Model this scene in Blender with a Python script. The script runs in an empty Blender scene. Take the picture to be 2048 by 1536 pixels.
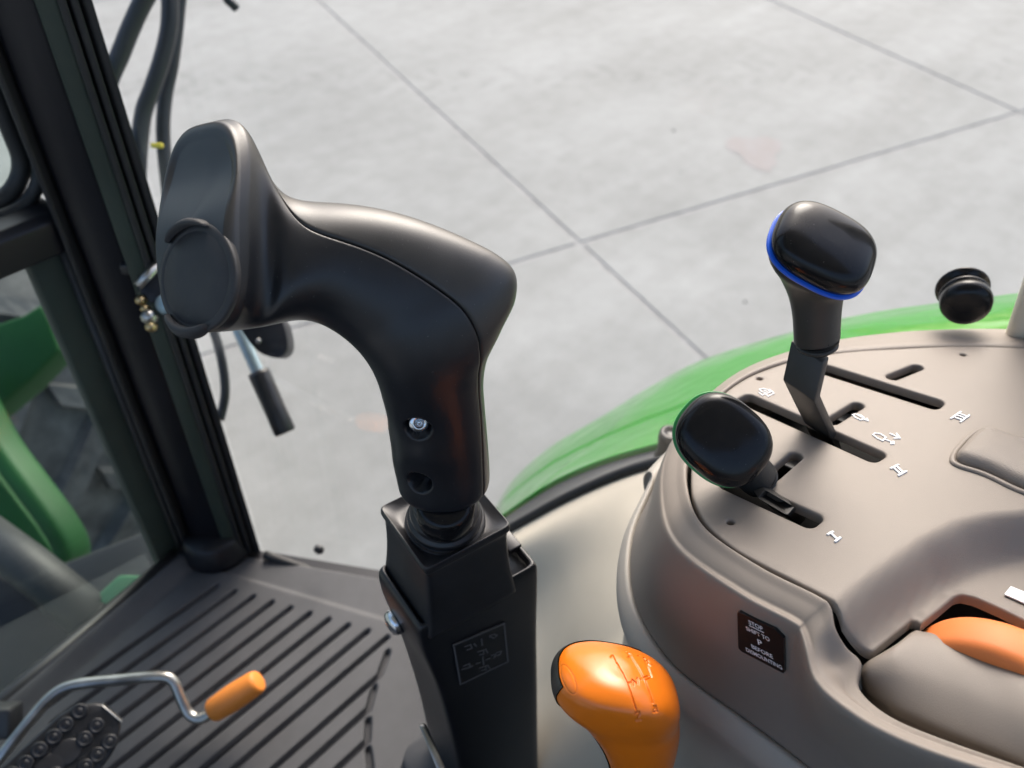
import bpy, bmesh, math, random
from mathutils import Vector, Matrix
from mathutils.geometry import delaunay_2d_cdt
import numpy as np
random.seed(7)
SC = bpy.context.scene
COL = SC.collection
V = Vector

# ------------------------------------------------------------------ camera
F = 1759.0                                   # focal length in photo pixels (2048 wide)
PITCH, HEAD = math.radians(41.6), math.radians(47.2)   # looks down, right of tractor-forward
CAM = V((0, 0, 2.05))                        # X = tractor right, Y = tractor forward, ground z = 0
FLOOR = CAM.z - 0.80
hh = V((math.sin(HEAD), math.cos(HEAD), 0)); rr = V((math.cos(HEAD), -math.sin(HEAD), 0)); zz = V((0, 0, 1))
ww = hh * math.cos(PITCH) - zz * math.sin(PITCH); uu = hh * math.sin(PITCH) + zz * math.cos(PITCH)
cd = bpy.data.cameras.new('camera'); cam = bpy.data.objects.new('camera', cd); COL.objects.link(cam)
cam.matrix_world = Matrix(((rr.x, uu.x, -ww.x, CAM.x), (rr.y, uu.y, -ww.y, CAM.y), (rr.z, uu.z, -ww.z, CAM.z), (0, 0, 0, 1)))
cd.sensor_width = 36; cd.lens = 36 * F / 2048; cd.clip_start = 0.02; cd.clip_end = 2000
cd.dof.use_dof = True; cd.dof.focus_distance = 0.425; cd.dof.aperture_fstop = 9.0
SC.camera = cam

# ------------------------------------------------------------------ sky, sun, exposure (overcast daylight)
SUN_EL, SUN_AZ = math.radians(42), math.radians(62)     # azimuth clockwise from +Y
wd = bpy.data.worlds.new('World'); SC.world = wd; wd.use_nodes = True
nt = wd.node_tree; nt.nodes.clear()
sky = nt.nodes.new('ShaderNodeTexSky'); sky.sky_type = 'NISHITA'; sky.sun_disc = False
sky.sun_elevation = SUN_EL; sky.sun_rotation = SUN_AZ; sky.dust_density = 6.5; sky.air_density = 1.0; sky.ozone_density = 2.5
bg = nt.nodes.new('ShaderNodeBackground'); bg.inputs[1].default_value = 0.15
wo = nt.nodes.new('ShaderNodeOutputWorld')
nt.links.new(sky.outputs[0], bg.inputs[0]); nt.links.new(bg.outputs[0], wo.inputs[0])
sl = bpy.data.lights.new('sun', 'SUN'); sl.energy = 0.7; sl.angle = math.radians(30); sl.color = (1.0, 0.98, 0.95)
so = bpy.data.objects.new('sun', sl); COL.objects.link(so)
sd = V((math.sin(SUN_AZ) * math.cos(SUN_EL), math.cos(SUN_AZ) * math.cos(SUN_EL), math.sin(SUN_EL)))
so.rotation_euler = sd.to_track_quat('Z', 'Y').to_euler(); so.location = (0, 0, 8)
SC.view_settings.view_transform = 'Standard'; SC.view_settings.look = 'None'
SC.view_settings.gamma = 1; SC.view_settings.use_curve_mapping = False
SC.view_settings.exposure = 1.15
SC.cycles.max_bounces = 10; SC.cycles.transparent_max_bounces = 16
try:
    SC.cycles.use_denoising = True
except Exception:
    pass

# ------------------------------------------------------------------ calibration: photo pixel -> point on a real surface
def ray(u, v): return ww + rr * ((u - 1024) / F) + uu * ((768 - v) / F)
def P(u, v, d): return CAM + ray(u, v) * d
def PZ(u, v, z):
    k = ray(u, v); return CAM + k * ((z - CAM.z) / k.z)
def PL(u, v, q, n):
    k = ray(u, v); return CAM + k * ((q - CAM).dot(n) / k.dot(n))
def px(p):
    c = p - CAM; d = c.dot(ww); return (1024 + F * c.dot(rr) / d, 768 - F * c.dot(uu) / d, d)

# ------------------------------------------------------------------ materials
MATS = {}
def mat(name, col, rough=0.5, metal=0.0, spec=0.5, var=0.0, vscale=8.0, bump=0.0, bscale=400.0, coat=0.0, col2=None, speck=0.0, rvar=0.0):
    m = bpy.data.materials.new(name); m.use_nodes = True; MATS[name] = m
    t = m.node_tree; b = t.nodes['Principled BSDF']
    b.inputs['Base Color'].default_value = (*col, 1); b.inputs['Roughness'].default_value = rough
    b.inputs['Metallic'].default_value = metal; b.inputs['Specular IOR Level'].default_value = spec
    b.inputs['Coat Weight'].default_value = coat; b.inputs['Coat Roughness'].default_value = 0.05
    tc = t.nodes.new('ShaderNodeNewGeometry')
    if var > 0 or col2:
        n = t.nodes.new('ShaderNodeTexNoise'); n.inputs['Scale'].default_value = vscale; n.inputs['Detail'].default_value = 6; n.inputs['Roughness'].default_value = 0.6
        t.links.new(tc.outputs['Position'], n.inputs['Vector'])
        r = t.nodes.new('ShaderNodeValToRGB'); r.color_ramp.elements[0].position = 0.32; r.color_ramp.elements[1].position = 0.7
        c2 = col2 or tuple(min(1, c * (1 + var)) for c in col); c1 = col if col2 else tuple(c * (1 - var) for c in col)
        r.color_ramp.elements[0].color = (*c1, 1); r.color_ramp.elements[1].color = (*c2, 1)
        t.links.new(n.outputs['Fac'], r.inputs[0]); out = r.outputs[0]
        if speck > 0:      # tiny dust flecks
            n2 = t.nodes.new('ShaderNodeTexNoise'); n2.inputs['Scale'].default_value = 900; n2.inputs['Detail'].default_value = 2
            t.links.new(tc.outputs['Position'], n2.inputs['Vector'])
            r2 = t.nodes.new('ShaderNodeValToRGB'); r2.color_ramp.elements[0].position = 0.73; r2.color_ramp.elements[1].position = 0.78
            t.links.new(n2.outputs['Fac'], r2.inputs[0])
            mx = t.nodes.new('ShaderNodeMix'); mx.data_type = 'RGBA'; mx.inputs['B'].default_value = (0.45, 0.44, 0.42, 1)
            ml = t.nodes.new('ShaderNodeMath'); ml.operation = 'MULTIPLY'; ml.inputs[1].default_value = speck
            t.links.new(r2.outputs[0], ml.inputs[0]); t.links.new(ml.outputs[0], mx.inputs['Factor'])
            t.links.new(out, mx.inputs['A']); out = mx.outputs['Result']
        t.links.new(out, b.inputs['Base Color'])
        if rvar > 0:
            mr = t.nodes.new('ShaderNodeMapRange'); mr.inputs['To Min'].default_value = rough - rvar; mr.inputs['To Max'].default_value = rough + rvar
            t.links.new(n.outputs['Fac'], mr.inputs['Value']); t.links.new(mr.outputs[0], b.inputs['Roughness'])
    if bump > 0:
        n3 = t.nodes.new('ShaderNodeTexNoise'); n3.inputs['Scale'].default_value = bscale; n3.inputs['Detail'].default_value = 3
        t.links.new(tc.outputs['Position'], n3.inputs['Vector'])
        bp = t.nodes.new('ShaderNodeBump'); bp.inputs['Strength'].default_value = bump; bp.inputs['Distance'].default_value = 0.0006
        t.links.new(n3.outputs['Fac'], bp.inputs['Height']); t.links.new(bp.outputs[0], b.inputs['Normal'])
    return m

mat('black_plastic_shaded', (0.013, 0.014, 0.017), 0.34, var=0.12, vscale=60, bump=0.10, bscale=2600, spec=0.5, speck=0.25, rvar=0.05)  # handle front: shade put into the colour, darker than its top
mat('black_plastic_lit', (0.032, 0.031, 0.030), 0.37, var=0.12, vscale=60, bump=0.10, bscale=2600, spec=0.6, speck=0.2, rvar=0.05)  # same handle plastic, lightened to paint in light on top and face
mat('black_cap', (0.038, 0.038, 0.040), 0.55, var=0.12, vscale=70, bump=0.16, bscale=2200, spec=0.45, speck=0.2)
mat('black_gloss', (0.009, 0.009, 0.010), 0.17, spec=0.28, var=0.15, vscale=90, speck=0.22, rvar=0.06)
mat('black_sleeve', (0.030, 0.029, 0.027), 0.42, var=0.15, vscale=60, speck=0.3, bump=0.1, bscale=2000)
mat('black_stem', (0.045, 0.042, 0.038), 0.45, var=0.12, vscale=80, bump=0.15, bscale=1500)
mat('black_housing', (0.014, 0.0145, 0.017), 0.33, var=0.2, vscale=30, bump=0.12, bscale=1800, speck=0.25, rvar=0.06)
mat('rubber', (0.019, 0.019, 0.021), 0.38, var=0.25, vscale=40, bump=0.1, bscale=900, speck=0.15, rvar=0.08)
mat('seal', (0.022, 0.022, 0.022), 0.55, var=0.2, vscale=30)
mat('pillar_black', (0.010, 0.010, 0.013), 0.38, var=0.2, vscale=12, spec=0.4)
mat('pillar_strip', (0.038, 0.052, 0.040), 0.5, var=0.2, vscale=10, spec=0.4)
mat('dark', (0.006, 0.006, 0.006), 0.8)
mat('taupe', (0.248, 0.213, 0.182), 0.50, var=0.035, vscale=14, bump=0.22, bscale=2600, spec=0.35, speck=0.06)
mat('taupe_pad', (0.250, 0.216, 0.186), 0.5, var=0.04, vscale=14, bump=0.55, bscale=1800, spec=0.4)
mat('rail_grey', (0.420, 0.388, 0.340), 0.5, var=0.06, vscale=20, bump=0.35, bscale=1300, spec=0.4)
mat('beige', (0.680, 0.610, 0.490), 0.45, var=0.05, vscale=9, bump=0.2, bscale=1500, spec=0.45)
mat('green', (0.026, 0.225, 0.018), 0.12, var=0.04, vscale=3, coat=0.0, spec=0.32, bump=0.6, bscale=7)
for _n in MATS['green'].node_tree.nodes:
    if _n.type == 'BUMP': _n.inputs['Distance'].default_value = 0.016
mat('green_shaded', (0.014, 0.085, 0.020), 0.5, var=0.15, vscale=6, spec=0.3)  # tractor green darkened, dim light up front put into the colour
mat('tube_black', (0.035, 0.036, 0.038), 0.5, var=0.15, vscale=12)
mat('fender_grey', (0.155, 0.155, 0.150), 0.6, var=0.12, vscale=12, bump=0.2, bscale=300)
mat('orange', (0.850, 0.200, 0.010), 0.29, var=0.03, vscale=20, spec=0.5, coat=0.15)
mat('orange_soft', (0.780, 0.215, 0.050), 0.55, var=0.05, vscale=30, bump=0.15, bscale=1800)
mat('orange_grip', (0.820, 0.260, 0.035), 0.5, var=0.08, vscale=40, bump=0.2, bscale=800)
mat('blue', (0.012, 0.115, 0.72), 0.28)
mat('ring_green', (0.045, 0.300, 0.085), 0.30)
mat('white_print', (0.80, 0.81, 0.83), 0.5)
mat('grey_print', (0.13, 0.13, 0.14), 0.5)
mat('decal_black', (0.010, 0.010, 0.011), 0.33)
mat('steel', (0.46, 0.45, 0.42), 0.33, metal=1.0, var=0.2, vscale=60, rvar=0.1)
mat('chrome', (0.70, 0.70, 0.72), 0.14, metal=1.0)
mat('screw', (0.72, 0.74, 0.76), 0.22, metal=1.0, var=0.15, vscale=300, rvar=0.1)
mat('brass', (0.50, 0.38, 0.20), 0.35, metal=1.0, var=0.2, vscale=80)
mat('mat_rubber', (0.054, 0.055, 0.059), 0.55, var=0.16, vscale=22, bump=0.35, bscale=900, spec=0.45, speck=0.12, rvar=0.07)
mat('zinc', (0.40, 0.52, 0.56), 0.35, metal=0.4, var=0.15, vscale=30)
mat('hose', (0.022, 0.026, 0.030), 0.45, var=0.2, vscale=20)
mat('tyre', (0.050, 0.051, 0.055), 0.5, col2=(0.16, 0.158, 0.155), vscale=16, bump=0.5, bscale=120)
mat('yellow', (0.70, 0.60, 0.04), 0.5)
mat('headliner', (0.55, 0.52, 0.47), 0.85, var=0.1, vscale=20)
mat('seat_fabric', (0.035, 0.035, 0.034), 0.85, var=0.2, vscale=50)

def glass_mat(name, tint, refl):
    m = bpy.data.materials.new(name); m.use_nodes = True; MATS[name] = m
    t = m.node_tree; t.nodes.clear()
    tr = t.nodes.new('ShaderNodeBsdfTransparent'); tr.inputs[0].default_value = (*tint, 1)
    gl = t.nodes.new('ShaderNodeBsdfGlossy'); gl.inputs['Roughness'].default_value = 0.01
    fr = t.nodes.new('ShaderNodeFresnel'); fr.inputs[0].default_value = 1.45
    mu = t.nodes.new('ShaderNodeMath'); mu.operation = 'MULTIPLY'; mu.inputs[1].default_value = refl
    mx = t.nodes.new('ShaderNodeMixShader'); o = t.nodes.new('ShaderNodeOutputMaterial')
    t.links.new(fr.outputs[0], mu.inputs[0]); t.links.new(mu.outputs[0], mx.inputs[0])
    t.links.new(tr.outputs[0], mx.inputs[1]); t.links.new(gl.outputs[0], mx.inputs[2]); t.links.new(mx.outputs[0], o.inputs[0])
glass_mat('glass', (0.985, 0.99, 0.985), 0.10)
glass_mat('glass_tint', (0.84, 0.89, 0.87), 0.15)

def concrete_mat():
    m = bpy.data.materials.new('concrete'); m.use_nodes = True; MATS['concrete'] = m
    t = m.node_tree; b = t.nodes['Principled BSDF']; b.inputs['Roughness'].default_value = 0.8
    g = t.nodes.new('ShaderNodeNewGeometry')
    def noise(sc, det, vec=None, rough=0.6):
        n = t.nodes.new('ShaderNodeTexNoise'); n.inputs['Scale'].default_value = sc; n.inputs['Detail'].default_value = det; n.inputs['Roughness'].default_value = rough
        t.links.new(vec or g.outputs['Position'], n.inputs['Vector']); return n.outputs['Fac']
    mp = t.nodes.new('ShaderNodeMapping'); mp.inputs['Rotation'].default_value = (0, 0, math.radians(-40)); mp.inputs['Scale'].default_value = (0.25, 2.2, 1)
    t.links.new(g.outputs['Position'], mp.inputs[0])
    def ramp(fac, p0, c0, p1, c1):
        r = t.nodes.new('ShaderNodeValToRGB'); r.color_ramp.elements[0].position = p0; r.color_ramp.elements[1].position = p1
        r.color_ramp.elements[0].color = (*c0, 1); r.color_ramp.elements[1].color = (*c1, 1); t.links.new(fac, r.inputs[0]); return r.outputs[0]
    def mul(a, b_, f=1.0):
        x = t.nodes.new('ShaderNodeMix'); x.data_type = 'RGBA'; x.blend_type = 'MULTIPLY'; x.inputs['Factor'].default_value = f
        t.links.new(a, x.inputs['A']); t.links.new(b_, x.inputs['B']); return x.outputs['Result']
    base = ramp(noise(0.9, 8), 0.3, (0.240, 0.249, 0.238), 0.7, (0.310, 0.320, 0.308))
    fine = ramp(noise(9, 7), 0.3, (0.86, 0.86, 0.855), 0.65, (1, 1, 1))
    spots = mul(ramp(noise(34, 3), 0.64, (1, 1, 1), 0.76, (0.84, 0.835, 0.83)), ramp(noise(150, 2), 0.35, (0.90, 0.90, 0.895), 0.6, (1, 1, 1)))
    streak = ramp(noise(1.3, 6, mp.outputs[0], 0.65), 0.36, (0.89, 0.888, 0.88), 0.6, (1, 1, 1))
    col = mul(mul(mul(base, fine), streak), spots)
    # faint tyre track crossing the slabs
    ta_, tb_ = PZ(330, 168, 0), PZ(760, 160, 0); an = math.atan2(tb_.y - ta_.y, tb_.x - ta_.x)
    m2 = t.nodes.new('ShaderNodeMapping'); m2.vector_type = 'TEXTURE'; m2.inputs['Location'].default_value = (ta_.x, ta_.y, 0); m2.inputs['Rotation'].default_value = (0, 0, an)
    t.links.new(g.outputs['Position'], m2.inputs[0]); sx = t.nodes.new('ShaderNodeSeparateXYZ'); t.links.new(m2.outputs[0], sx.inputs[0])
    def mth(op, a, b_=None):
        x = t.nodes.new('ShaderNodeMath'); x.operation = op
        for k, v in enumerate((a, b_)):
            if v is None: continue
            if isinstance(v, (int, float)): x.inputs[k].default_value = v
            else: t.links.new(v, x.inputs[k])
        return x.outputs[0]
    ay = mth('ABSOLUTE', sx.outputs['Y']); band = mth('LESS_THAN', ay, 0.16)
    saw = mth('FRACT', mth('ADD', mth('MULTIPLY', sx.outputs['X'], 7.0), mth('MULTIPLY', ay, 5.0)))
    lugs = mth('LESS_THAN', saw, 0.45); nz = mth('GREATER_THAN', noise(6, 4), 0.5)
    msk = mth('MULTIPLY', mth('MULTIPLY', band, lugs), mth('MULTIPLY', nz, 0.10)); one = mth('SUBTRACT', 1.0, msk)
    cb = t.nodes.new('ShaderNodeCombineColor')
    for k in range(3): t.links.new(one, cb.inputs[k])
    col = mul(col, cb.outputs[0])
    t.links.new(col, b.inputs['Base Color'])
    bp = t.nodes.new('ShaderNodeBump'); bp.inputs['Strength'].default_value = 0.25; bp.inputs['Distance'].default_value = 0.004
    t.links.new(noise(60, 4), bp.inputs['Height']); t.links.new(bp.outputs[0], b.inputs['Normal'])
concrete_mat()
mat('joint', (0.255, 0.256, 0.245), 0.9, var=0.2, vscale=10)
mat('stain', (0.255, 0.234, 0.220), 0.85, col2=(0.272, 0.262, 0.252), vscale=9)

# ------------------------------------------------------------------ object helpers
def finish(name, me, m, parent=None, smooth=True, loc=None):
    if isinstance(me, bmesh.types.BMesh):
        bm = me; me = bpy.data.meshes.new(name); bm.to_mesh(me); bm.free()
    n = len(me.vertices); co = np.empty(n * 3); me.vertices.foreach_get('co', co); co = co.reshape(-1, 3)
    if loc is None:
        c = (co.min(0) + co.max(0)) / 2
    else:
        c = np.array(loc)
    co -= c; me.vertices.foreach_set('co', co.ravel()); me.update()
    if isinstance(m, str): m = MATS[m]
    me.materials.append(m)
    if smooth: me.shade_smooth()
    o = bpy.data.objects.new(name, me); COL.objects.link(o); o.location = c
    if parent is not None:
        o.parent = parent
        o.matrix_parent_inverse = world_mat(parent).inverted()
    return o
def world_mat(o):
    m = Matrix.Translation(o.location)
    if o.parent: m = world_mat(o.parent) @ o.matrix_parent_inverse @ m
    return m
def thing(name, label, cat, loc, group=None, kind=None):
    o = bpy.data.objects.new(name, None); COL.objects.link(o); o.location = loc; o.empty_display_size = 0.05
    tag(o, label, cat, group, kind); return o
def tag(o, label=None, cat=None, group=None, kind=None):
    if label: o['label'] = label
    if cat: o['category'] = cat
    if group: o['group'] = group
    if kind: o['kind'] = kind
    return o
def auto_sharp(o, ang=35):
    me = o.data; bm = bmesh.new(); bm.from_mesh(me)
    for e in bm.edges:
        if len(e.link_faces) == 2 and e.calc_face_angle(0) > math.radians(ang): e.smooth = False
    bm.to_mesh(me); bm.free(); return o

def cr(pts, n, closed=False):
    """Catmull-Rom (centripetal-like uniform) resample of a list of numpy-able points"""
    A = np.array([list(p) for p in pts], float); k = len(A)
    if closed: ext = np.vstack([A[-1:], A, A[:2]]); seg = k
    else: ext = np.vstack([2 * A[0] - A[1], A, 2 * A[-1] - A[-2]]); seg = k - 1
    out = []
    ts = np.linspace(0, seg, n, endpoint=not closed)
    for t in ts:
        i = min(int(t), seg - 1); u = t - i
        p0, p1, p2, p3 = ext[i], ext[i + 1], ext[i + 2], ext[i + 3]
        out.append(0.5 * (2 * p1 + (p2 - p0) * u + (2 * p0 - 5 * p1 + 4 * p2 - p3) * u * u + (3 * p1 - p0 - 3 * p2 + p3) * u ** 3))
    return np.array(out)
def grid_mesh(G, closed_u=False, closed_v=False, flip=False):
    G = np.asarray(G); a, b = G.shape[:2]; me = bpy.data.meshes.new('grid')
    idx = np.arange(a * b).reshape(a, b); f = []
    for i in range(a if closed_u else a - 1):
        i2 = (i + 1) % a
        for j in range(b if closed_v else b - 1):
            j2 = (j + 1) % b; q = (int(idx[i, j]), int(idx[i2, j]), int(idx[i2, j2]), int(idx[i, j2]))
            f.append(q[::-1] if flip else q)
    me.from_pydata([tuple(p) for p in G.reshape(-1, 3)], [], f); return me
def loft(rows, nu, nv):
    R = [cr(r, nv) for r in rows]; R = np.array(R)
    return np.stack([cr(R[:, j], nu) for j in range(nv)], axis=1)
def fix_normals(me):
    bm = bmesh.new(); bm.from_mesh(me); bmesh.ops.recalc_face_normals(bm, faces=bm.faces); bm.to_mesh(me); bm.free(); return me
def solid(me, th):
    """give a sheet a thickness along its normals"""
    bm = bmesh.new(); bm.from_mesh(me); bmesh.ops.recalc_face_normals(bm, faces=bm.faces)
    bmesh.ops.solidify(bm, geom=bm.faces[:], thickness=th); bm.to_mesh(me); bm.free(); return me
def frame_of(axis, hint=V((0, 0, 1))):
    a = axis.normalized()
    if abs(a.dot(hint)) > 0.98: hint = V((1, 0, 0))
    x = hint.cross(a).normalized(); y = a.cross(x); return x, y, a
def tube(path, rad, seg=14, n=None, closed=False, cap=True):
    pts = cr(path, n, closed) if n else np.array([list(p) for p in path], float)
    k = len(pts); rads = rad if hasattr(rad, '__len__') else [rad] * k
    if len(rads) != k: rads = np.interp(np.linspace(0, 1, k), np.linspace(0, 1, len(rads)), rads)
    bm = bmesh.new(); rings = []; x = None
    for i in range(k):
        t = V(pts[(i + 1) % k if closed else min(i + 1, k - 1)] - pts[i - 1 if (closed or i > 0) else 0]).normalized()
        if x is None: x, y, _ = frame_of(t)
        x = (x - t * x.dot(t)).normalized(); y = t.cross(x)
        c = V(pts[i]); rings.append([bm.verts.new(c + (x * math.cos(2 * math.pi * j / seg) + y * math.sin(2 * math.pi * j / seg)) * rads[i]) for j in range(seg)])
    for i in range(k if closed else k - 1):
        A, B = rings[i], rings[(i + 1) % k]
        for j in range(seg): bm.faces.new((A[j], A[(j + 1) % seg], B[(j + 1) % seg], B[j]))
    if cap and not closed: bm.faces.new(rings[0][::-1]); bm.faces.new(rings[-1])
    return bm
def lathe(c, axis, prof, seg=40, hint=V((0, 0, 1)), sx=1.0, sy=1.0):
    """prof: list of (radius, height along axis)"""
    x, y, a = frame_of(axis, hint); bm = bmesh.new(); rings = []
    for r, hgt in prof:
        rings.append([bm.verts.new(c + a * hgt + (x * sx * math.cos(2 * math.pi * j / seg) + y * sy * math.sin(2 * math.pi * j / seg)) * max(r, 1e-5)) for j in range(seg)])
    for A, B in zip(rings, rings[1:]):
        for j in range(seg): bm.faces.new((A[j], A[(j + 1) % seg], B[(j + 1) % seg], B[j]))
    bm.faces.new(rings[0][::-1]); bm.faces.new(rings[-1])
    bmesh.ops.recalc_face_normals(bm, faces=bm.faces); return bm
def prism(poly, d, bev=0.0, segs=2):
    """poly: list of Vectors (planar loop), d: extrusion vector"""
    bm = bmesh.new(); A = [bm.verts.new(p) for p in poly]; B = [bm.verts.new(p + d) for p in poly]; n = len(A)
    bm.faces.new(A[::-1]); bm.faces.new(B)
    for i in range(n): bm.faces.new((A[i], A[(i + 1) % n], B[(i + 1) % n], B[i]))
    bmesh.ops.recalc_face_normals(bm, faces=bm.faces)
    if bev > 0:
        bmesh.ops.bevel(bm, geom=bm.edges[:], offset=bev, segments=segs, affect='EDGES', profile=0.5, clamp_overlap=True)
    return bm
def box(c, x, y, z, bev=0.0, segs=2):
    """c centre, x y z half-extent vectors"""
    return prism([c - x - y - z, c + x - y - z, c + x + y - z, c - x + y - z], z * 2, bev, segs)
def superell(n, e):
    out = []
    for j in range(n):
        t = 2 * math.pi * j / n; c, s = math.cos(t), math.sin(t)
        out.append((math.copysign(abs(c) ** (2 / e), c), math.copysign(abs(s) ** (2 / e), s)))
    return out
def stack(secs, n=64, cap=(True, True)):
    """secs: list of (centre, xvec, yvec, exponent) -> closed lofted body"""
    G = []
    for c, x, y, e in secs:
        G.append([tuple(c + x * a + y * b) for a, b in superell(n, e)])
    me = grid_mesh(np.array(G), closed_v=True); bm = bmesh.new(); bm.from_mesh(me); bpy.data.meshes.remove(me)
    bm.verts.ensure_lookup_table()
    if cap[0]: bm.faces.new([bm.verts[i] for i in range(n)][::-1])
    if cap[1]: bm.faces.new([bm.verts[(len(secs) - 1) * n + i] for i in range(n)])
    bmesh.ops.recalc_face_normals(bm, faces=bm.faces); return bm
def stack_spline(secs, k, n=64, cap=(True, True)):
    A = np.array([[*c, *x, *y, e] for c, x, y, e in secs]); B = cr(A, k)
    return stack([(V(b[0:3]), V(b[3:6]), V(b[6:9]), b[9]) for b in B], n, cap)
def sstep(a, b, x):
    t = np.clip((x - a) / (b - a), 0, 1); return t * t * (3 - 2 * t)
def seg_dist(q, poly, closed=False):
    """distance of points q (n,2) to polyline"""
    poly = np.asarray(poly, float); k = len(poly); d = np.full(len(q), 1e9)
    for i in range(k if closed else k - 1):
        a, b = poly[i], poly[(i + 1) % k]; ab = b - a
        t = np.clip(((q - a) @ ab) / max(ab @ ab, 1e-18), 0, 1)
        d = np.minimum(d, np.linalg.norm(q - (a + t[:, None] * ab), axis=1))
    return d
def inside(q, poly):
    poly = np.asarray(poly); x, y = q[:, 0], q[:, 1]; c = np.zeros(len(q), bool); j = len(poly) - 1
    for i in range(len(poly)):
        xi, yi = poly[i]; xj, yj = poly[j]
        m = ((yi > y) != (yj > y)); xs = (xj - xi) * (y - yi) / ((yj - yi) if yj != yi else 1e-12) + xi
        c ^= m & (x < xs); j = i
    return c
def offset(poly, d):
    """offset a closed 2D loop inwards (d>0) for CCW loops"""
    p = np.asarray(poly, float); a = np.roll(p, 1, 0); b = np.roll(p, -1, 0)
    t1 = p - a; t2 = b - p; t1 /= np.linalg.norm(t1, axis=1)[:, None] + 1e-12; t2 /= np.linalg.norm(t2, axis=1)[:, None] + 1e-12
    n = np.stack([-(t1 + t2)[:, 1], (t1 + t2)[:, 0]], 1); n /= np.linalg.norm(n, axis=1)[:, None] + 1e-12
    return p + n * d
def ccw(p):
    p = np.asarray(p, float); a = np.sum(p[:, 0] * np.roll(p[:, 1], -1) - np.roll(p[:, 0], -1) * p[:, 1]); return p if a > 0 else p[::-1]
def resample(p, step, closed=True):
    p = np.asarray(p, float); q = np.vstack([p, p[:1]]) if closed else p
    L = np.r_[0, np.cumsum(np.linalg.norm(np.diff(q, axis=0), axis=1))]; n = max(8, int(L[-1] / step))
    s = np.linspace(0, L[-1], n, endpoint=not closed); return np.stack([np.interp(s, L, q[:, 0]), np.interp(s, L, q[:, 1])], 1)
def plate(outline, holes, to3d, step=0.005, r=0.0012, wall=0.008, hfun=None, skip_wall=None):
    """a thin moulded plate in plane coordinates with rounded edges, holes and walls going down"""
    loops = [ccw(outline)] + [ccw(h)[::-1] for h in holes]
    pts, cons = [], []
    for lp in loops:
        for k, off in enumerate((0.0, r * 0.3, r)):
            q = offset(lp, off) if off else lp; s = len(pts); pts += [tuple(x) for x in q]
            cons += [(s + i, s + (i + 1) % len(q)) for i in range(len(q))]
    lo = loops[0].min(0); hi = loops[0].max(0)
    gx, gy = np.meshgrid(np.arange(lo[0], hi[0], step), np.arange(lo[1], hi[1], step)); g = np.stack([gx.ravel(), gy.ravel()], 1)
    ok = inside(g, loops[0]) & (seg_dist(g, loops[0], True) > r * 2.2)
    for h in loops[1:]: ok &= ~inside(g, h) & (seg_dist(g, h, True) > r * 2.2)
    pts += [tuple(x) for x in g[ok]]
    res = delaunay_2d_cdt([V(p) for p in pts], cons, [], 0, 1e-7)
    vs = np.array([[v.x, v.y] for v in res[0]]); fs = [list(f) for f in res[2]]
    cen = np.array([vs[f].mean(0) for f in fs]); keep = inside(cen, loops[0])
    for h in loops[1:]: keep &= ~inside(cen, h)
    d = seg_dist(vs, loops[0], True)
    for h in loops[1:]: d = np.minimum(d, seg_dist(vs, h, True))
    drop = np.where(d < r, r - np.sqrt(np.clip(r * r - (r - d) ** 2, 0, None)), 0)
    hz = -drop + (hfun(vs) if hfun else 0)
    bm = bmesh.new(); bv = [bm.verts.new(to3d(vs[i][0], vs[i][1], hz[i])) for i in range(len(vs))]
    for f, k in zip(fs, keep):
        if k:
            try: bm.faces.new([bv[i] for i in f])
            except ValueError: pass
    for v in [v for v in bm.verts if not v.link_faces]: bm.verts.remove(v)
    be = [e for e in bm.edges if len(e.link_faces) == 1]
    if wall > 0:
        ex = bmesh.ops.extrude_edge_only(bm, edges=be); dn = to3d(0, 0, -wall) - to3d(0, 0, 0)
        for e in ex['geom']:
            if isinstance(e, bmesh.types.BMVert): e.co += dn
    bmesh.ops.recalc_face_normals(bm, faces=bm.faces)
    return bm
def up_facing(me_or_bm, n):
    bm = me_or_bm
    if sum((f.normal.dot(n) * f.calc_area()) for f in bm.faces) < 0: bmesh.ops.reverse_faces(bm, faces=bm.faces)
    return bm
def text_mesh(s, size, ex=0.0, bold=0.0):
    cu = bpy.data.curves.new('txt', 'FONT'); cu.body = s; cu.size = size; cu.extrude = ex; cu.offset = bold; cu.align_x = 'CENTER'; cu.align_y = 'CENTER'; cu.resolution_u = 3
    o = bpy.data.objects.new('txt', cu); me = bpy.data.meshes.new_from_object(o); bpy.data.objects.remove(o); bpy.data.curves.remove(cu); return me
def place(me, M):
    me.transform(M); return me
def ribbon(poly, wd, to3d, h, closed=False, th=0.0004):
    """a raised print stroke along a 2D polyline in plane coordinates"""
    p = np.asarray(poly, float); bm = bmesh.new()
    n = len(p); segs = n if closed else n - 1
    for i in range(segs):
        a, b = p[i], p[(i + 1) % n]; t = (b - a) / (np.linalg.norm(b - a) + 1e-12); nn = np.array([-t[1], t[0]]) * wd / 2; e = t * wd / 2
        q = [a - e - nn, b + e - nn, b + e + nn, a - e + nn]
        lo = [bm.verts.new(to3d(x[0], x[1], h - 0.0006)) for x in q]; up = [bm.verts.new(to3d(x[0], x[1], h + th + i * 1e-5)) for x in q]
        bm.faces.new(up); bm.faces.new(lo[::-1])
        for j in range(4): bm.faces.new((lo[j], lo[(j + 1) % 4], up[(j + 1) % 4], up[j]))
    bmesh.ops.recalc_face_normals(bm, faces=bm.faces); return bm
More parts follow.
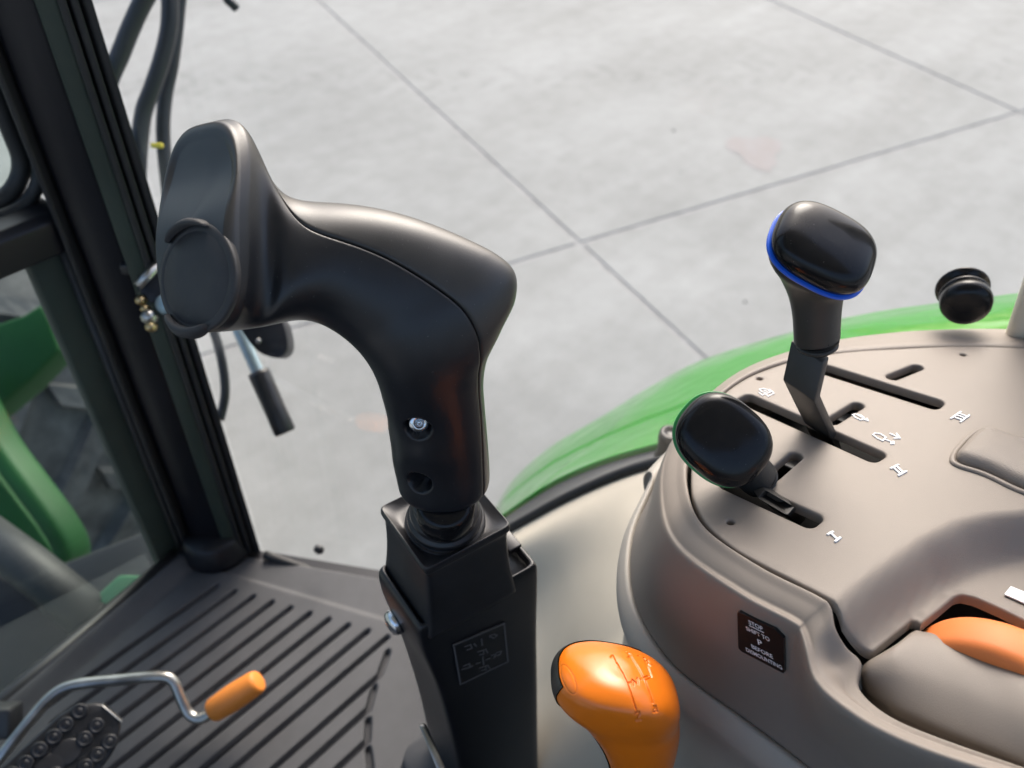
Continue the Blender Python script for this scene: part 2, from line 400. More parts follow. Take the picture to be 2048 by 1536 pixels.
# ================================================================== GROUND
O2 = PZ(1160, 487, 0); E1 = PZ(2040, 225, 0) - O2; S1 = E1.length; E1.normalize(); E2 = V((-E1.y, E1.x, 0)); S2 = 4.2
gm = bpy.data.meshes.new('ground'); R_ = 600
gm.from_pydata([(-R_, -R_, -0.03), (R_, -R_, -0.03), (R_, R_, -0.03), (-R_, R_, -0.03)], [], [(0, 1, 2, 3)])
ground = finish('ground', gm, 'concrete', smooth=False); tag(ground, kind='structure')
jm = bpy.data.meshes.new('joint'); jm.from_pydata([tuple(O2 + E1 * a + E2 * b + V((0, 0, -0.005))) for a, b in ((-14, -14), (14, -14), (14, 14), (-14, 14))], [], [(0, 1, 2, 3)])
finish('joint_filler', jm, 'joint', ground, smooth=False)
JW = 0.024
first = None
for i in range(-5, 5):
    for j in range(-3, 3):
        c = O2 + E1 * (S1 * (i + .5)) + E2 * (S2 * (j + .5))
        if first is None:
            bm = box(c - zz * 0.05, E1 * (S1 - JW) / 2, E2 * (S2 - JW) / 2, zz * 0.05, 0.005, 2)
            first = finish('slab', bm, 'concrete', ground, smooth=False)
        else:
            o = first.copy(); COL.objects.link(o); o.parent = ground; o.location = c - zz * 0.05; o.matrix_parent_inverse = first.matrix_parent_inverse
# pinkish stain and a few specks lying on the slabs
bm = bmesh.new(); cs = PZ(1512, 300, 0.0015); ring = []
for k in range(26):
    a = 2 * math.pi * k / 26; rad = 0.13 + 0.03 * math.sin(3 * a) + random.uniform(-.012, .012)
    ring.append(bm.verts.new(cs + rr * rad * math.cos(a) + hh * 1.35 * rad * math.sin(a)))
bm.faces.new(ring); tag(finish('stain', bm, 'stain', ground, smooth=False))
for u, v, s in ((1347, 262, .012), (1362, 345, .007), (1158, 352, .006), (1088, 186, .006), (1560, 178, .006), (1490, 604, .010), (1216, 1, .006)):
    s *= .6; c = PZ(u, v, 0.001); q = lathe(c, zz, [(s * .6, 0), (s, s * .2), (s * .7, s * .6), (s * .2, s * .8)], 8)
    tag(finish('pebble', q, 'dark', None, smooth=False), {1347: 'small dark pebble on the pale slab, above the blue-ringed knob and left', 1362: 'tiny dark speck just below the larger pebble on the slab', 1158: 'tiny dark speck beside the long diagonal joint in the concrete', 1088: 'tiny dark speck on the slab above the bent grip', 1560: 'tiny dark speck on the slab near the upper right joint', 1490: 'dark round pebble left of the blue-ringed lever sleeve', 1216: 'tiny speck at the top edge of the concrete'}[u], 'pebble', 'specks on the concrete')

# ================================================================== CAB FLOOR AND MAT
G1 = PZ(530, 1112, FLOOR); ta = math.radians(103); GD = hh * math.cos(ta) + rr * math.sin(ta); GO = V((-GD.y, GD.x, 0)); GO = GO if GO.x > 0 else -GO
def GP(u, v, off=0.0): return PL(u, v, G1 + GO * off, GO)
EA, EB = PZ(8, 1405, FLOOR), PZ(359, 1109, FLOOR); ES = (EB.y - EA.y) / (EB.x - EA.x)
def yf(x): return EA.y + (x - EA.x) * ES   # front edge of the floor
YF = EB.y
fl = [V((-0.9, -0.9, 0)), V((0.75, -0.9, 0)), V((0.75, -0.16, 0)), V((G1.x + .012, G1.y, 0)), V((0.215, yf(.215) + .008, 0)), V((-0.9, yf(-.9) + .008, 0))]
fb = prism([p + V((0, 0, FLOOR - 0.03)) for p in fl], V((0, 0, 0.024)))
tag(finish('cab_floor', fb, 'pillar_black', smooth=False), kind='structure')
mroot = thing('floor_mat', 'black ribbed rubber mat covering the cab floor', 'mat', (0.1, 0.5, FLOOR - .006))
ends = [(432, 1172), (465, 1182), (504, 1192), (543, 1203), (581, 1215), (619, 1227), (656, 1238), (695, 1251), (737, 1267), (776, 1280)]
EP = [PZ(u, v, FLOOR) for u, v in ends]
XL = PZ(96, 1431, FLOOR).x
grooves = []
dY = (EP[0].y - EP[7].y) / 7
for k in range(10): grooves.append([(XL, EP[0].y - dY * k), (EP[0].x + (EP[7].x - EP[0].x) * k / 7, EP[0].y - dY * k)])
for k, (a, b) in enumerate((((775, 1304), (758, 1351)), ((748, 1374), (736, 1419)), ((736, 1441), (734, 1482)), ((736, 1499), (741, 1540)))):
    A = PZ(*a, FLOOR); B = PZ(*b, FLOOR); y = EP[0].y - dY * (9 + k)
    grooves.append([(A.x, A.y), (B.x, B.y), (XL, B.y)])
nx, ny = 300, 620
xs = np.linspace(-0.16, 0.36, nx); ys = np.linspace(0.18, YF + .01, ny); gx, gy = np.meshgrid(xs, ys, indexing='ij'); q = np.stack([gx.ravel(), gy.ravel()], 1)
hgt = np.zeros(len(q))
for g in grooves:
    dd = seg_dist(q, g); hgt = np.minimum(hgt, -0.0065 * (1 - sstep(0.0019, 0.0034, dd)))
# right margin: step down past the ribbed field, raised rolled lip at the front edge
eline = [(EP[0].x + (EP[7].x - EP[0].x) * k / 7 + .018, EP[0].y - dY * k + .006) for k in (-2, 14)]
sd_ = (q[:, 0] - eline[0][0]) * (eline[1][1] - eline[0][1]) - (q[:, 1] - eline[0][1]) * (eline[1][0] - eline[0][0]); sd_ /= math.hypot(eline[1][0] - eline[0][0], eline[1][1] - eline[0][1])
hgt += -0.003 * sstep(-0.002, 0.004, -sd_ if sd_[0] > 0 else sd_)
hgt += 0.012 * sstep(-0.034, -0.010, q[:, 1] - yf(q[:, 0]))
# keep only cells inside the cab outline (door line)
lim = np.array([(p.x, p.y) for p in fl]); lim_in = offset(ccw(lim), 0.012)
ok = inside(q, lim_in).reshape(nx, ny)
idx = np.arange(nx * ny).reshape(nx, ny); fcs = []
for i in range(nx - 1):
    for j in range(ny - 1):
        if ok[i, j] and ok[i + 1, j] and ok[i, j + 1] and ok[i + 1, j + 1]: fcs.append((int(idx[i, j]), int(idx[i + 1, j]), int(idx[i + 1, j + 1]), int(idx[i, j + 1])))
me = bpy.data.meshes.new('mat'); me.from_pydata([(a, b, FLOOR + c) for (a, b), c in zip(q, hgt)], [], fcs)
bm = bmesh.new(); bm.from_mesh(me)
for v in [v for v in bm.verts if not v.link_faces]: bm.verts.remove(v)
be = [e for e in bm.edges if len(e.link_faces) == 1]; ex = bmesh.ops.extrude_edge_only(bm, edges=be)
for e in ex['geom']:
    if isinstance(e, bmesh.types.BMVert): e.co.z = FLOOR - 0.0055
bmesh.ops.recalc_face_normals(bm, faces=bm.faces); finish('mat_sheet', bm, 'mat_rubber', mroot)
# rolled front lip of the mat and plain sill strip along the side window
lip = tube([V((-0.2, yf(-.2) - .004, FLOOR + .004)), V((0.19, yf(.19) - .004, FLOOR + .004))], 0.0105, 12); finish('front_lip', lip, 'rubber', mroot)

# ================================================================== CAB PILLAR (front right)
PA = PZ(372, 1112, FLOOR - 0.005); PB = PZ(524, 1112, FLOOR - 0.005); PW = PB - PA; pw = PW.length; PT = PW.normalized()
PN = V((PT.y, -PT.x, 0)); PN = PN if PN.dot(V((0, 0, 0)) - PA) > 0 else -PN      # towards the driver
PH = V((0, 0, 1.35))
proot = thing('cab_pillar', 'black upright corner pillar of the cab with rubber seals', 'pillar', (PA + PB) / 2)
def ppt(f_, o_): return PA + PT * (pw * f_) + PN * o_
def pstrip(name, f0, f1, o0, o1, m, bev=0.0015, z0=0.0, h=None, back=0.0):
    finish(name, prism([ppt(f0 + back, o0) + zz * z0, ppt(f1 + back, o0) + zz * z0, ppt(f1, o1) + zz * z0, ppt(f0, o1) + zz * z0], h or PH, bev, 2), m, proot)
pstrip('post', 0.10, 0.56, -0.065, -0.004, 'pillar_black', 0.006)
pstrip('painted_strip', 0.545, 0.73, -0.05, 0.002, 'pillar_strip', 0.002)
pstrip('seal_rib', 0.735, 0.815, -0.03, 0.003, 'seal', 0.0025, back=-.22)
pstrip('seal_rib', 0.83, 0.90, -0.03, 0.001, 'seal', 0.0022, back=-.25)
pstrip('seal_rib', 0.915, 1.0, -0.03, -0.002, 'seal', 0.0022, back=-.40)
pstrip('inner_seal', 0.03, 0.09, -0.04, 0.004, 'seal', 0.002)
pstrip('painted_strip', -0.02, 0.025, -0.06, -0.006, 'pillar_strip', 0.002)
# foot collar
ft = lathe(ppt(.40, -.012) + V((0, 0, 0.004)), zz, [(0.040, 0), (0.040, .006), (.037, .012), (.034, .026), (.030, .030)], 36)
finish('foot_collar', ft, 'pillar_black', proot)
# hinge bracket with bolts on the pillar
hd = 0.735
hb = finish('hinge', prism([P(268, 575, hd), P(312, 528, hd), P(345, 540, hd + .01), P(345, 600, hd + .01), P(300, 612, hd)], PN * -0.03, 0.003, 2), 'pillar_black', proot)
finish('hinge_pin', tube([P(275, 572, hd - .012), P(316, 528, hd - .006)], 0.0042, 12), 'steel', hb)
finish('clamp', box(P(272, 533, hd + .005), PT * .012, PN * .006, zz * .005, .002), 'black_housing', hb)
for u, v, s, m in ((279, 600, .0042, 'brass'), (288, 617, .0035, 'brass'), (296, 633, .0066, 'steel'), (300, 653, .0045, 'brass')):
    finish('bolt', lathe(P(u, v, hd - .004), -ww, [(s, -.006), (s, 0), (s * .8, s * .5), (s * .3, s * .8)], 10), m, hb)
finish('bushing', lathe(P(330, 608, hd - .002), (-ww - rr * .4).normalized(), [(.009, -.02), (.009, 0), (.007, .004), (.003, .005)], 20), 'zinc', hb)

# ================================================================== FRONT WINDOWS (left of the pillar)
YW = YF + 0.012
def FP(u, v, off=0.0): return PL(u, v, V((0, YW + off, 0)), V((0, 1, 0)))
zb0 = FP(130, 486).z; zb1 = FP(100, 412).z
wroot = thing('front_window', 'upper front window with rounded gasket corner, beside the pillar', 'window', V((-0.2, YW, zb1)))
xp = ppt(-.04, 0).x
def frect(x0, x1, z0, z1, rad, k=8):
    pts = []
    for cx, cz, a0 in ((x1 - rad, z0 + rad, -90), (x1 - rad, z1 - rad, 0), (x0 + rad, z1 - rad, 90), (x0 + rad, z0 + rad, 180)):
        for i in range(k + 1):
            a = math.radians(a0 + 90 * i / k); pts.append(V((cx + rad * math.cos(a), YW + 0.03, cz + rad * math.sin(a))))
    return pts
gx1 = FP(66, 370, .03).x; gz0 = FP(30, 392, .03).z
rc = frect(-1.0, gx1, gz0, gz0 + 0.9, 0.035)
finish('gasket', tube([p for p in rc], 0.0075, 10, closed=True), 'seal', wroot)
rc2 = [p + V((0, -0.012, 0)) + (p - V((-.35, YW + .03, gz0 + .45))).normalized() * .009 for p in rc]
finish('inner_gasket', tube(rc2, 0.006, 10, closed=True), 'seal', wroot)
finish('pane', prism(rc, V((0, 0.005, 0))), 'glass_tint', wroot, smooth=False)
finish('painted_frame', prism([V((gx1 + .012, YW + .02, zb1)), V((gx1 + .034, YW + .02, zb1)), V((gx1 + .034, YW + .06, zb1)), V((gx1 + .012, YW + .06, zb1))], V((0, 0, .9)), .003), 'green_shaded', wroot)
# cross rail
crr = prism([V((-1.0, YW - .015, zb0)), V((-1.0, YW + .045, zb0)), V((-1.0, YW + .045, zb1)), V((-1.0, YW - .008, zb1)), V((-1.0, YW - .015, zb1 - .006))], V((xp + 1.0 + .012, 0, 0)), .0025, 3)
rail = finish('cross_rail', crr, 'pillar_black', None); tag(rail, 'horizontal black frame rail between the upper and lower front windows', 'frame rail')
wl = thing('lower_front_window', 'lower front window in a dark green-tinted frame, tyre seen through it', 'window', V((-0.2, YW, FLOOR)))
x0 = FP(45, 540).x; x1 = FP(128, 492).x
finish('frame_post', prism([V((x0 + .004, YW + .012, FLOOR - .1)), V((x0 + .006, YW + .0, FLOOR - .1)), V((x1, YW - .004, FLOOR - .1)), V((x1, YW + .02, FLOOR - .1))], V((0, 0, zb0 - FLOOR + .1)), .003, 3), 'pillar_strip', wl)
finish('post_seal', tube([V((x1 - .004, YW - .008, FLOOR - .02)), V((x1 - .004, YW - .008, zb0))], .0045, 10), 'seal', wl)
finish('pane', prism([V((-1, YW + .014, FLOOR - .25)), V((x0 + .008, YW + .014, FLOOR - .25)), V((x0 + .008, YW + .014, zb0)), V((-1, YW + .014, zb0))], V((0, .005, 0))), 'glass_tint', wl, smooth=False)

# ================================================================== SIDE WINDOW (curved lower edge follows the fender)
sroot = thing('side_window', 'large clear side window with black rubber edge trim above the fender', 'window', G1)
low = [(530, 1112), (640, 1150), (760, 1188), (860, 1150), (945, 1100), (1021, 1060), (1137, 997), (1242, 951), (1334, 923), (1450, 893), (1600, 860), (1800, 835), (2080, 815)]
LP = [GP(u, v) for u, v in low]; LPs = [V(p) for p in cr(LP, 90)]
top_z = CAM.z + .45
bm = bmesh.new()
A = [bm.verts.new(p) for p in LPs]; B = [bm.verts.new(V((p.x, p.y, top_z))) for p in LPs]
for i in range(len(A) - 1): bm.faces.new((A[i], A[i + 1], B[i + 1], B[i]))
bmesh.ops.solidify(bm, geom=bm.faces[:], thickness=0.005)
finish('pane', bm, 'glass', sroot, smooth=False)
finish('edge_trim', tube([p + zz * .003 for p in LPs], 0.0048, 10), 'seal', sroot)
sill = [p + GO * .004 + V((0, 0, -.002)) for p in LPs[3:30]]
finish('sill_strip', tube(sill, 0.0045, 10), 'seal', sroot)
# latch knob and small stop fixed to the pane
kc = GP(1928, 588); kb = finish('latch_knob', lathe(kc, -GO, [(.010, -.002), (.0150, .000), (.0158, .002), (.0158, .0035), (.0146, .0042), (.0146, .0052), (.0160, .006), (.0162, .010), (.0150, .0135), (.010, .0155), (.002, .016)], 40), 'black_gloss', sroot)
finish('washer', lathe(kc, GO, [(.0165, .0050), (.0170, .0065), (.015, .0085), (.004, .009)], 40), 'black_gloss', kb)
sc_ = GP(638, 1099); finish('rubber_stop', lathe(sc_, -GO, [(.004, -.003), (.0056, -.002), (.0056, .002), (.004, .0035), (.001, .004)], 24), 'rubber', sroot)

# ================================================================== REAR FENDER (green) outside the window
froot = thing('rear_fender', 'glossy green rear fender arching outside the window', 'fender', GP(1700, 820, .2))
inn = [(1000, 1036), (1009, 1030), (1102, 969), (1207, 923), (1330, 888), (1450, 860), (1600, 835), (1800, 815), (2100, 800)]
outp = [(990, 1022), (1032, 958), (1102, 895), (1207, 832), (1300, 775), (1406, 721), (1582, 666), (1750, 626), (2100, 580)]
OFF_I, OFF_O = 0.035, 0.30
ro = cr([GP(u, v, OFF_O) for u, v in outp], 60); ri = cr([GP(u, v, OFF_I) for u, v in inn], 60)
def mixr(t, lift): return [tuple(V(a) * (1 - t) + V(b) * t + V((0, 0, lift))) for a, b in zip(ri, ro)]
rows = [mixr(0, -.02), mixr(0, 0), mixr(.05, .004), mixr(.32, .006), mixr(.40, .010), mixr(.75, .012), mixr(.95, .004), mixr(1.0, -.004), [tuple(V(p) + V((0, 0, -.05))) for p in ro]]
fg = loft(rows, 60, 90); me = grid_mesh(fg); fix_normals(me); finish('shell', me, 'green', froot)
gr_in = [tuple(V(p) - GO * 0.0 + V((0, 0, -.004))) for p in ri]
lps = cr([p + GO * .006 + V((0, 0, -.003)) for p in [GP(u, v) for u, v in ((960, 1090), (1021, 1060), (1137, 997), (1242, 951), (1334, 923), (1450, 893), (1600, 860), (1800, 835), (2100, 820))]], 60)
me = grid_mesh(loft([gr_in, [tuple((V(a) + V(b)) / 2 + V((0, 0, -.006))) for a, b in zip(gr_in, lps)], lps], 10, 90)); finish('inner_flange', me, 'fender_grey', froot)
# rubber bump stop standing on the flange
bs = GP(1338, 885, .018)
bst = finish('bump_stop', lathe(bs + V((0, 0, -.01)), zz, [(.008, -.012), (.011, -.006), (.009, 0), (.010, .016), (.0095, .022), (.006, .0235), (.005, .021), (.001, .021)], 24), 'rubber', froot)

# ================================================================== BEIGE INNER PANEL between window edge and console
bt = [(945, 1108), (1021, 1066), (1137, 1003), (1242, 957), (1334, 929), (1450, 899), (1600, 866), (1800, 841), (2080, 822)]
r0 = [GP(u, v, -.004) for u, v in bt]
def inset(pts, d, dz): return [p - GO * d + V((0, 0, dz)) for p in pts]
r_1 = inset(r0, .008, .002); r_2 = inset(r0, .03, -.001)
def deck(pxs, dz): return [PZ(u, v, max(FLOOR + .004, p.z + dz)) for (u, v), p in zip(pxs, r0)]
r_3 = deck([(985, 1230), (1062, 1195), (1150, 1140), (1235, 1090), (1310, 1055), (1430, 1030), (1590, 1005), (1790, 985), (2060, 975)], -.006)
r_4 = deck([(1000, 1380), (1085, 1350), (1170, 1300), (1250, 1250), (1330, 1200), (1450, 1160), (1610, 1130), (1810, 1110), (2080, 1100)], -.014)
r_5 = deck([(1020, 1560), (1105, 1530), (1190, 1480), (1280, 1430), (1370, 1380), (1490, 1330), (1640, 1290), (1840, 1260), (2100, 1250)], -.034)
r_6 = [V((p.x - .03, p.y - .04, FLOOR + .002)) for p in r_5]
me = grid_mesh(loft([r0, r_1, r_2, r_3, r_4, r_5, r_6], 60, 80)); fix_normals(me)
tag(finish('fender_trim_panel', me, 'beige'), 'smooth beige moulded panel between the black lever box and the taupe console', 'trim panel')
# beige rear post at the right edge of the frame
pp = [GP(2006, 690, -.012), GP(2062, 520, -.012)]; pv = (pp[1] - pp[0])
bp_ = stack_spline([(p + GD * .045, GD * .045, GO * .012, 3.2) for p in (pp[0] - pv * 1.2, pp[0], pp[1], pp[1] + pv * 4)], 24, 32)
tag(finish('rear_post', bp_, 'beige'), 'beige rear post rising behind the console at the right edge', 'post')
# ================================================================== CONSOLE
CQ = P(1640, 870, .48); CN = V((math.sin(math.radians(8)), math.sin(math.radians(12)), 1)).normalized()
CY = (V((0, 1, 0)) - CN * CN.y).normalized(); CX = CY.cross(CN)          # plane axes: right, forward
def c2(u, v, drop=0.0):
    p = PL(u, v, CQ - CN * drop, CN) - CQ; return np.array((p.dot(CX), p.dot(CY)))
def c3(x, y, h=0.0): return CQ + CX * x + CY * y + CN * h
def CP(u, v, h=0.0): return PL(u, v, CQ + CN * h, CN)
croot = thing('control_console', 'taupe moulded side console with lever slots and roman numerals', 'console', CP(1600, 1000, -.12))
DROP = 0.020
U = [(1600, 1262), (1677, 1196), (1718, 1160), (1760, 1130), (1840, 1074), (1914, 1038), (1980, 1025), (2110, 1018)]
Lc = [(1690, 1345), (1744, 1301), (1790, 1264), (1840, 1228), (1890, 1188), (1940, 1165), (2000, 1140), (2110, 1110)]
U2 = np.array([c2(*p) for p in U]); L2 = np.array([c2(*p, DROP) for p in Lc])
def drop_fn(q):
    poly = np.vstack([U2, L2[::-1]]); dU = seg_dist(q, U2); dL = seg_dist(q, L2)
    t = dU / (dU + dL + 1e-9); low_poly = np.vstack([U2, [U2[-1] + (0.0, -.3)], [U2[0] + (-.0, -.3)]])
    ins = inside(q, poly)
    # beyond the lower curve everything is fully dropped
    beyond = (~ins) & (dL < dU) & (q[:, 1] < np.interp(q[:, 0], np.sort(U2[:, 0]), U2[np.argsort(U2[:, 0]), 1]))
    return -DROP * np.where(ins, 0.5 - 0.5 * np.cos(np.pi * np.clip(t * 1.05, 0, 1)), np.where(beyond, 1.0, 0.0))
top_edge = [(2085, 697), (1930, 692), (1800, 697), (1700, 703), (1610, 716), (1550, 733), (1490, 758), (1440, 795), (1405, 845), (1386, 910), (1383, 975), (1394, 1014), (1418, 1053), (1469, 1096), (1523, 1127), (1582, 1157), (1640, 1186), (1668, 1201)]
o1 = cr([c2(*p) for p in top_edge], 90)
o2 = np.array([c2(1678, 1218, .002), c2(1686, 1242, .006), c2(1698, 1262, .011), c2(1714, 1281, .016), c2(1730, 1294, .019), c2(1742, 1301, DROP), c2(1747, 1301, DROP), c2(1785, 1270, DROP), c2(1824, 1239, DROP), c2(1832, 1240, DROP), c2(1842, 1247, DROP), c2(1880, 1217, DROP), c2(1908, 1193, DROP), c2(1922, 1188, DROP), c2(1950, 1194, DROP), c2(2000, 1216, DROP), c2(2085, 1258, DROP)])
outline = resample(np.vstack([o1, o2]), 0.0022)
def slot(a, b, wd, r=None, n=7):
    """rounded slot between two pixel end points, width in metres"""
    A = c2(*a); B = c2(*b); t = (B - A) / np.linalg.norm(B - A); nn = np.array([-t[1], t[0]]); r = r or wd / 2; hw = wd / 2; pts = []
    for c, s in ((B, 1), (A, -1)):
        for (sx, a0) in ((-1, -90), (1, 0)):
            cc = c - t * s * r + nn * s * sx * (hw - r)
            for i in range(n + 1):
                an = math.radians(a0 + 90 * i / n); pts.append(cc + (t * s) * r * math.cos(an) + (nn * s) * r * math.sin(an))
    return resample(np.array(pts), 0.0009)
holes = [slot((1634, 733), (1884, 812), .0132, .0042), slot((1482, 793), (1764, 918), .0132, .0042), slot((1448, 960), (1638, 1047), .0132, .0042),
         slot((1777, 757), (1842, 731), .0078), slot((1656, 847), (1722, 806), .0078), slot((1535, 960), (1598, 906), .0078)]
for u, v in ((1926, 709), (1519, 757), (1461, 1044)):
    c = c2(u, v); holes.append(np.array([c + .0019 * np.array((math.cos(t), math.sin(t))) for t in np.linspace(0, 2 * math.pi, 16, endpoint=False)]))
def hfun(q): return drop_fn(q)
bm = plate(outline, holes, c3, 0.0034, 0.0011, 0.0042, hfun)
up_facing(bm, CN); top = auto_sharp(finish('top_panel', bm, 'taupe', croot), 50)
# near-black sheet below the slots, painted shade of the hollow console
wl_ = [offset(ccw(h), -.004) for h in holes]
inner = ccw(offset(ccw(resample(o1, .01)), .012))
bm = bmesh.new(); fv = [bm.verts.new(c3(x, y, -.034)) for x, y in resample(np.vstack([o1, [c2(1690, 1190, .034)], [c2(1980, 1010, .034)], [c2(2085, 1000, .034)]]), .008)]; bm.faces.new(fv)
finish('slot_shade', bm, 'dark', croot, smooth=False)
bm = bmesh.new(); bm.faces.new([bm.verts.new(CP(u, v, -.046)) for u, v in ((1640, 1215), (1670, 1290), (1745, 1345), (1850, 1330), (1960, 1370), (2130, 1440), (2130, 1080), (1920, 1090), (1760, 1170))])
finish('wheel_shade', bm, 'dark', croot, smooth=False)  # near-black sheet standing in for shade in the gap round the wheel
# stepped inner shelves visible inside the long slots
for (a, b) in (((1690, 762), (1800, 800)), ((1560, 838), (1690, 893)), ((1500, 985), (1590, 1030))):
    A = c2(*a); B = c2(*b); t = (B - A) / np.linalg.norm(B - A); nn = np.array([-t[1], t[0]]) * .006
    pts = [A - nn, B - nn, B + nn, A + nn]
    finish('slot_guide', prism([c3(*p, -.030) for p in pts], CN * .006, .0015), 'black_housing', croot)

# ---- body: rim, wall, light rail. columns run from the back right round the nose to the lower right
Gc = [(2090, 697), (1930, 692), (1760, 699), (1610, 716), (1500, 752), (1420, 818), (1385, 905), (1384, 978), (1418, 1053), (1523, 1127), (1640, 1186), (1669, 1209), (1679, 1253), (1700, 1290), (1728, 1320), (1725, 1372), (1780, 1424), (1880, 1468), (2100, 1545)]
Gd = [0, 0, 0, 0, 0, 0, 0, 0, 0, 0, 0, .0015, .0075, .0155, .021, .025, .027, .028, .028]
Kc = [(2090, 660), (1940, 658), (1780, 666), (1630, 689), (1490, 737), (1395, 812), (1338, 905), (1330, 1000), (1362, 1085), (1480, 1172), (1592, 1232), (1612, 1252), (1624, 1285), (1634, 1325), (1648, 1352), (1680, 1385), (1758, 1438), (1875, 1489), (2100, 1560)]
Kd = [.008, .007, .006, .006, .006, .006, .007, .007, .007, .006, .006, .0075, .010, .014, .016, .018, .020, .022, .022]
ncol = len(Gc)
g_low = []; g_top = []; mid1 = []; crest = []; shoulder = []
cen = CP(1800, 950)
for (gu, gv), gd, (ku, kv), kd in zip(Gc, Gd, Kc, Kd):
    g = CP(gu, gv, -gd); k = CP(ku, kv, -kd); out = (k - g); out -= CN * out.dot(CN); o_ = out.normalized()
    deep = gd > .01
    g_low.append(g - CN * .014 + o_ * .0016); g_top.append(g + o_ * .0020 - CN * .0004)
    mid1.append(g * .45 + k * .55 + CN * (.0012 if not deep else -.003)); crest.append(k)
    shoulder.append(k + o_ * .004 - CN * .007)
Wc = {6: (1308, 985), 7: (1280, 1085), 8: (1298, 1200), 9: (1408, 1310), 10: (1532, 1392), 11: (1570, 1420), 12: (1595, 1438), 13: (1622, 1464), 14: (1650, 1490), 15: (1690, 1520), 16: (1770, 1580), 17: (1890, 1640), 18: (2110, 1720)}
Bc = {6: (1300, 992), 7: (1263, 1085), 8: (1268, 1205), 9: (1340, 1330), 10: (1484, 1440), 11: (1540, 1482), 12: (1575, 1508), 13: (1615, 1540), 14: (1655, 1570), 15: (1700, 1600), 16: (1790, 1660), 17: (1910, 1730), 18: (2130, 1820)}
Rc = {6: (1298, 968), 7: (1243, 1095), 8: (1237, 1225), 9: (1292, 1345), 10: (1425, 1458), 11: (1480, 1502), 12: (1515, 1530), 13: (1560, 1565), 14: (1605, 1595), 15: (1650, 1625), 16: (1740, 1690), 17: (1860, 1760), 18: (2080, 1850)}
ZB = CAM.z - .43
wall = []; bot = []; rail1 = []; rail2 = []; rail3 = []; rail4 = []
for i in range(ncol):
    k = crest[i]; out = k - cen; out.z = 0; o_ = out.normalized()
    if i in Bc:
        b_ = PZ(*Bc[i], ZB); r_ = PZ(*Rc[i], ZB - .012)
        w_ = PZ(*Wc[i], CAM.z - .395)
    else:
        w_ = k + o_ * .012 - zz * .035; b_ = V((k.x, k.y, ZB)) + o_ * .016; r_ = V((k.x, k.y, ZB - .014)) + o_ * .028
    wall.append(w_); bot.append(b_)
    ro_ = (r_ - b_); ro_.z = 0; ro_ = ro_.normalized() if ro_.length > 1e-5 else o_
    rail1.append(b_ - ro_ * .0015 + zz * .001); rail2.append((b_ + r_) / 2 + zz * .009); rail3.append(r_); rail4.append(r_ - zz * .03 - ro_ * .012)
body = loft([g_low, g_top, mid1, crest, shoulder, wall, bot, [b - zz * .02 for b in bot]], 90, 220)
me = grid_mesh(body); fix_normals(me); finish('body', me, 'taupe', croot)
rl = loft([[b - zz * .012 for b in bot], rail1, rail2, rail3, rail4, [p - zz * .03 for p in rail4]], 50, 220)
me = grid_mesh(rl); fix_normals(me); finish('base_rail', me, 'rail_grey', croot)
sk = [[p - zz * .028 for p in rail4], [V((p.x, p.y, p.z - .10)) for p in rail4], [V((p.x, p.y, FLOOR)) for p in rail4]]
me = grid_mesh(loft(sk, 12, 120)); fix_normals(me); finish('skirt', me, 'rail_grey', croot)
for nm, G_, m_ in (('rear_face', body, 'taupe'), ('rear_skirt', loft(sk, 12, 120), 'rail_grey')):
    e0, e1 = G_[2 if nm == 'rear_face' else 0:, 0], G_[2 if nm == 'rear_face' else 0:, -1]; rf_ = np.stack([e0 * (1 - t) + e1 * t for t in np.linspace(0, 1, 16)], axis=1)
    me = grid_mesh(rf_); fix_normals(me); finish(nm, me, m_, croot)
# ---- hump in front of the thumb wheel
h_top = [(1742, 1322), (1757, 1313), (1796, 1286), (1827, 1263), (1848, 1264), (1900, 1274), (1960, 1296), (2030, 1328), (2110, 1368)]
h_a = [(1727, 1330), (1742, 1320), (1785, 1300), (1822, 1282), (1856, 1284), (1910, 1300), (1975, 1324), (2045, 1358), (2120, 1396)]
h_b = [(1722, 1352), (1740, 1350), (1790, 1345), (1840, 1350), (1890, 1365), (1940, 1385), (2000, 1410), (2065, 1440), (2130, 1470)]
h_c = [(1723, 1372), (1738, 1384), (1785, 1402), (1840, 1425), (1890, 1447), (1945, 1470), (2005, 1495), (2070, 1520), (2140, 1545)]
h_d = [(1724, 1376), (1740, 1396), (1787, 1424), (1842, 1450), (1892, 1472), (1950, 1496), (2010, 1520), (2075, 1548), (2145, 1572)]
dT = [.030, .026, .022, .0215, .0215, .021, .020, .018, .016]
rows = [[CP(u, v + 5, -d - .012) for (u, v), d in zip(h_top, dT)], [CP(u, v, -d) for (u, v), d in zip(h_top, dT)], [CP(u, v, -d + .004) for (u, v), d in zip(h_a, dT)],
        [CP(u, v, -d + .001) for (u, v), d in zip(h_b, dT)], [CP(u, v, -d - .0075) for (u, v), d in zip(h_c, dT)], [CP(u, v, -d - .0125) for (u, v), d in zip(h_d, dT)], [CP(u - 5, v + 14, -d - .019) for (u, v), d in zip(h_d, dT)]]
me = grid_mesh(loft(rows, 70, 110)); fix_normals(me); finish('thumb_rest', me, 'taupe', croot)
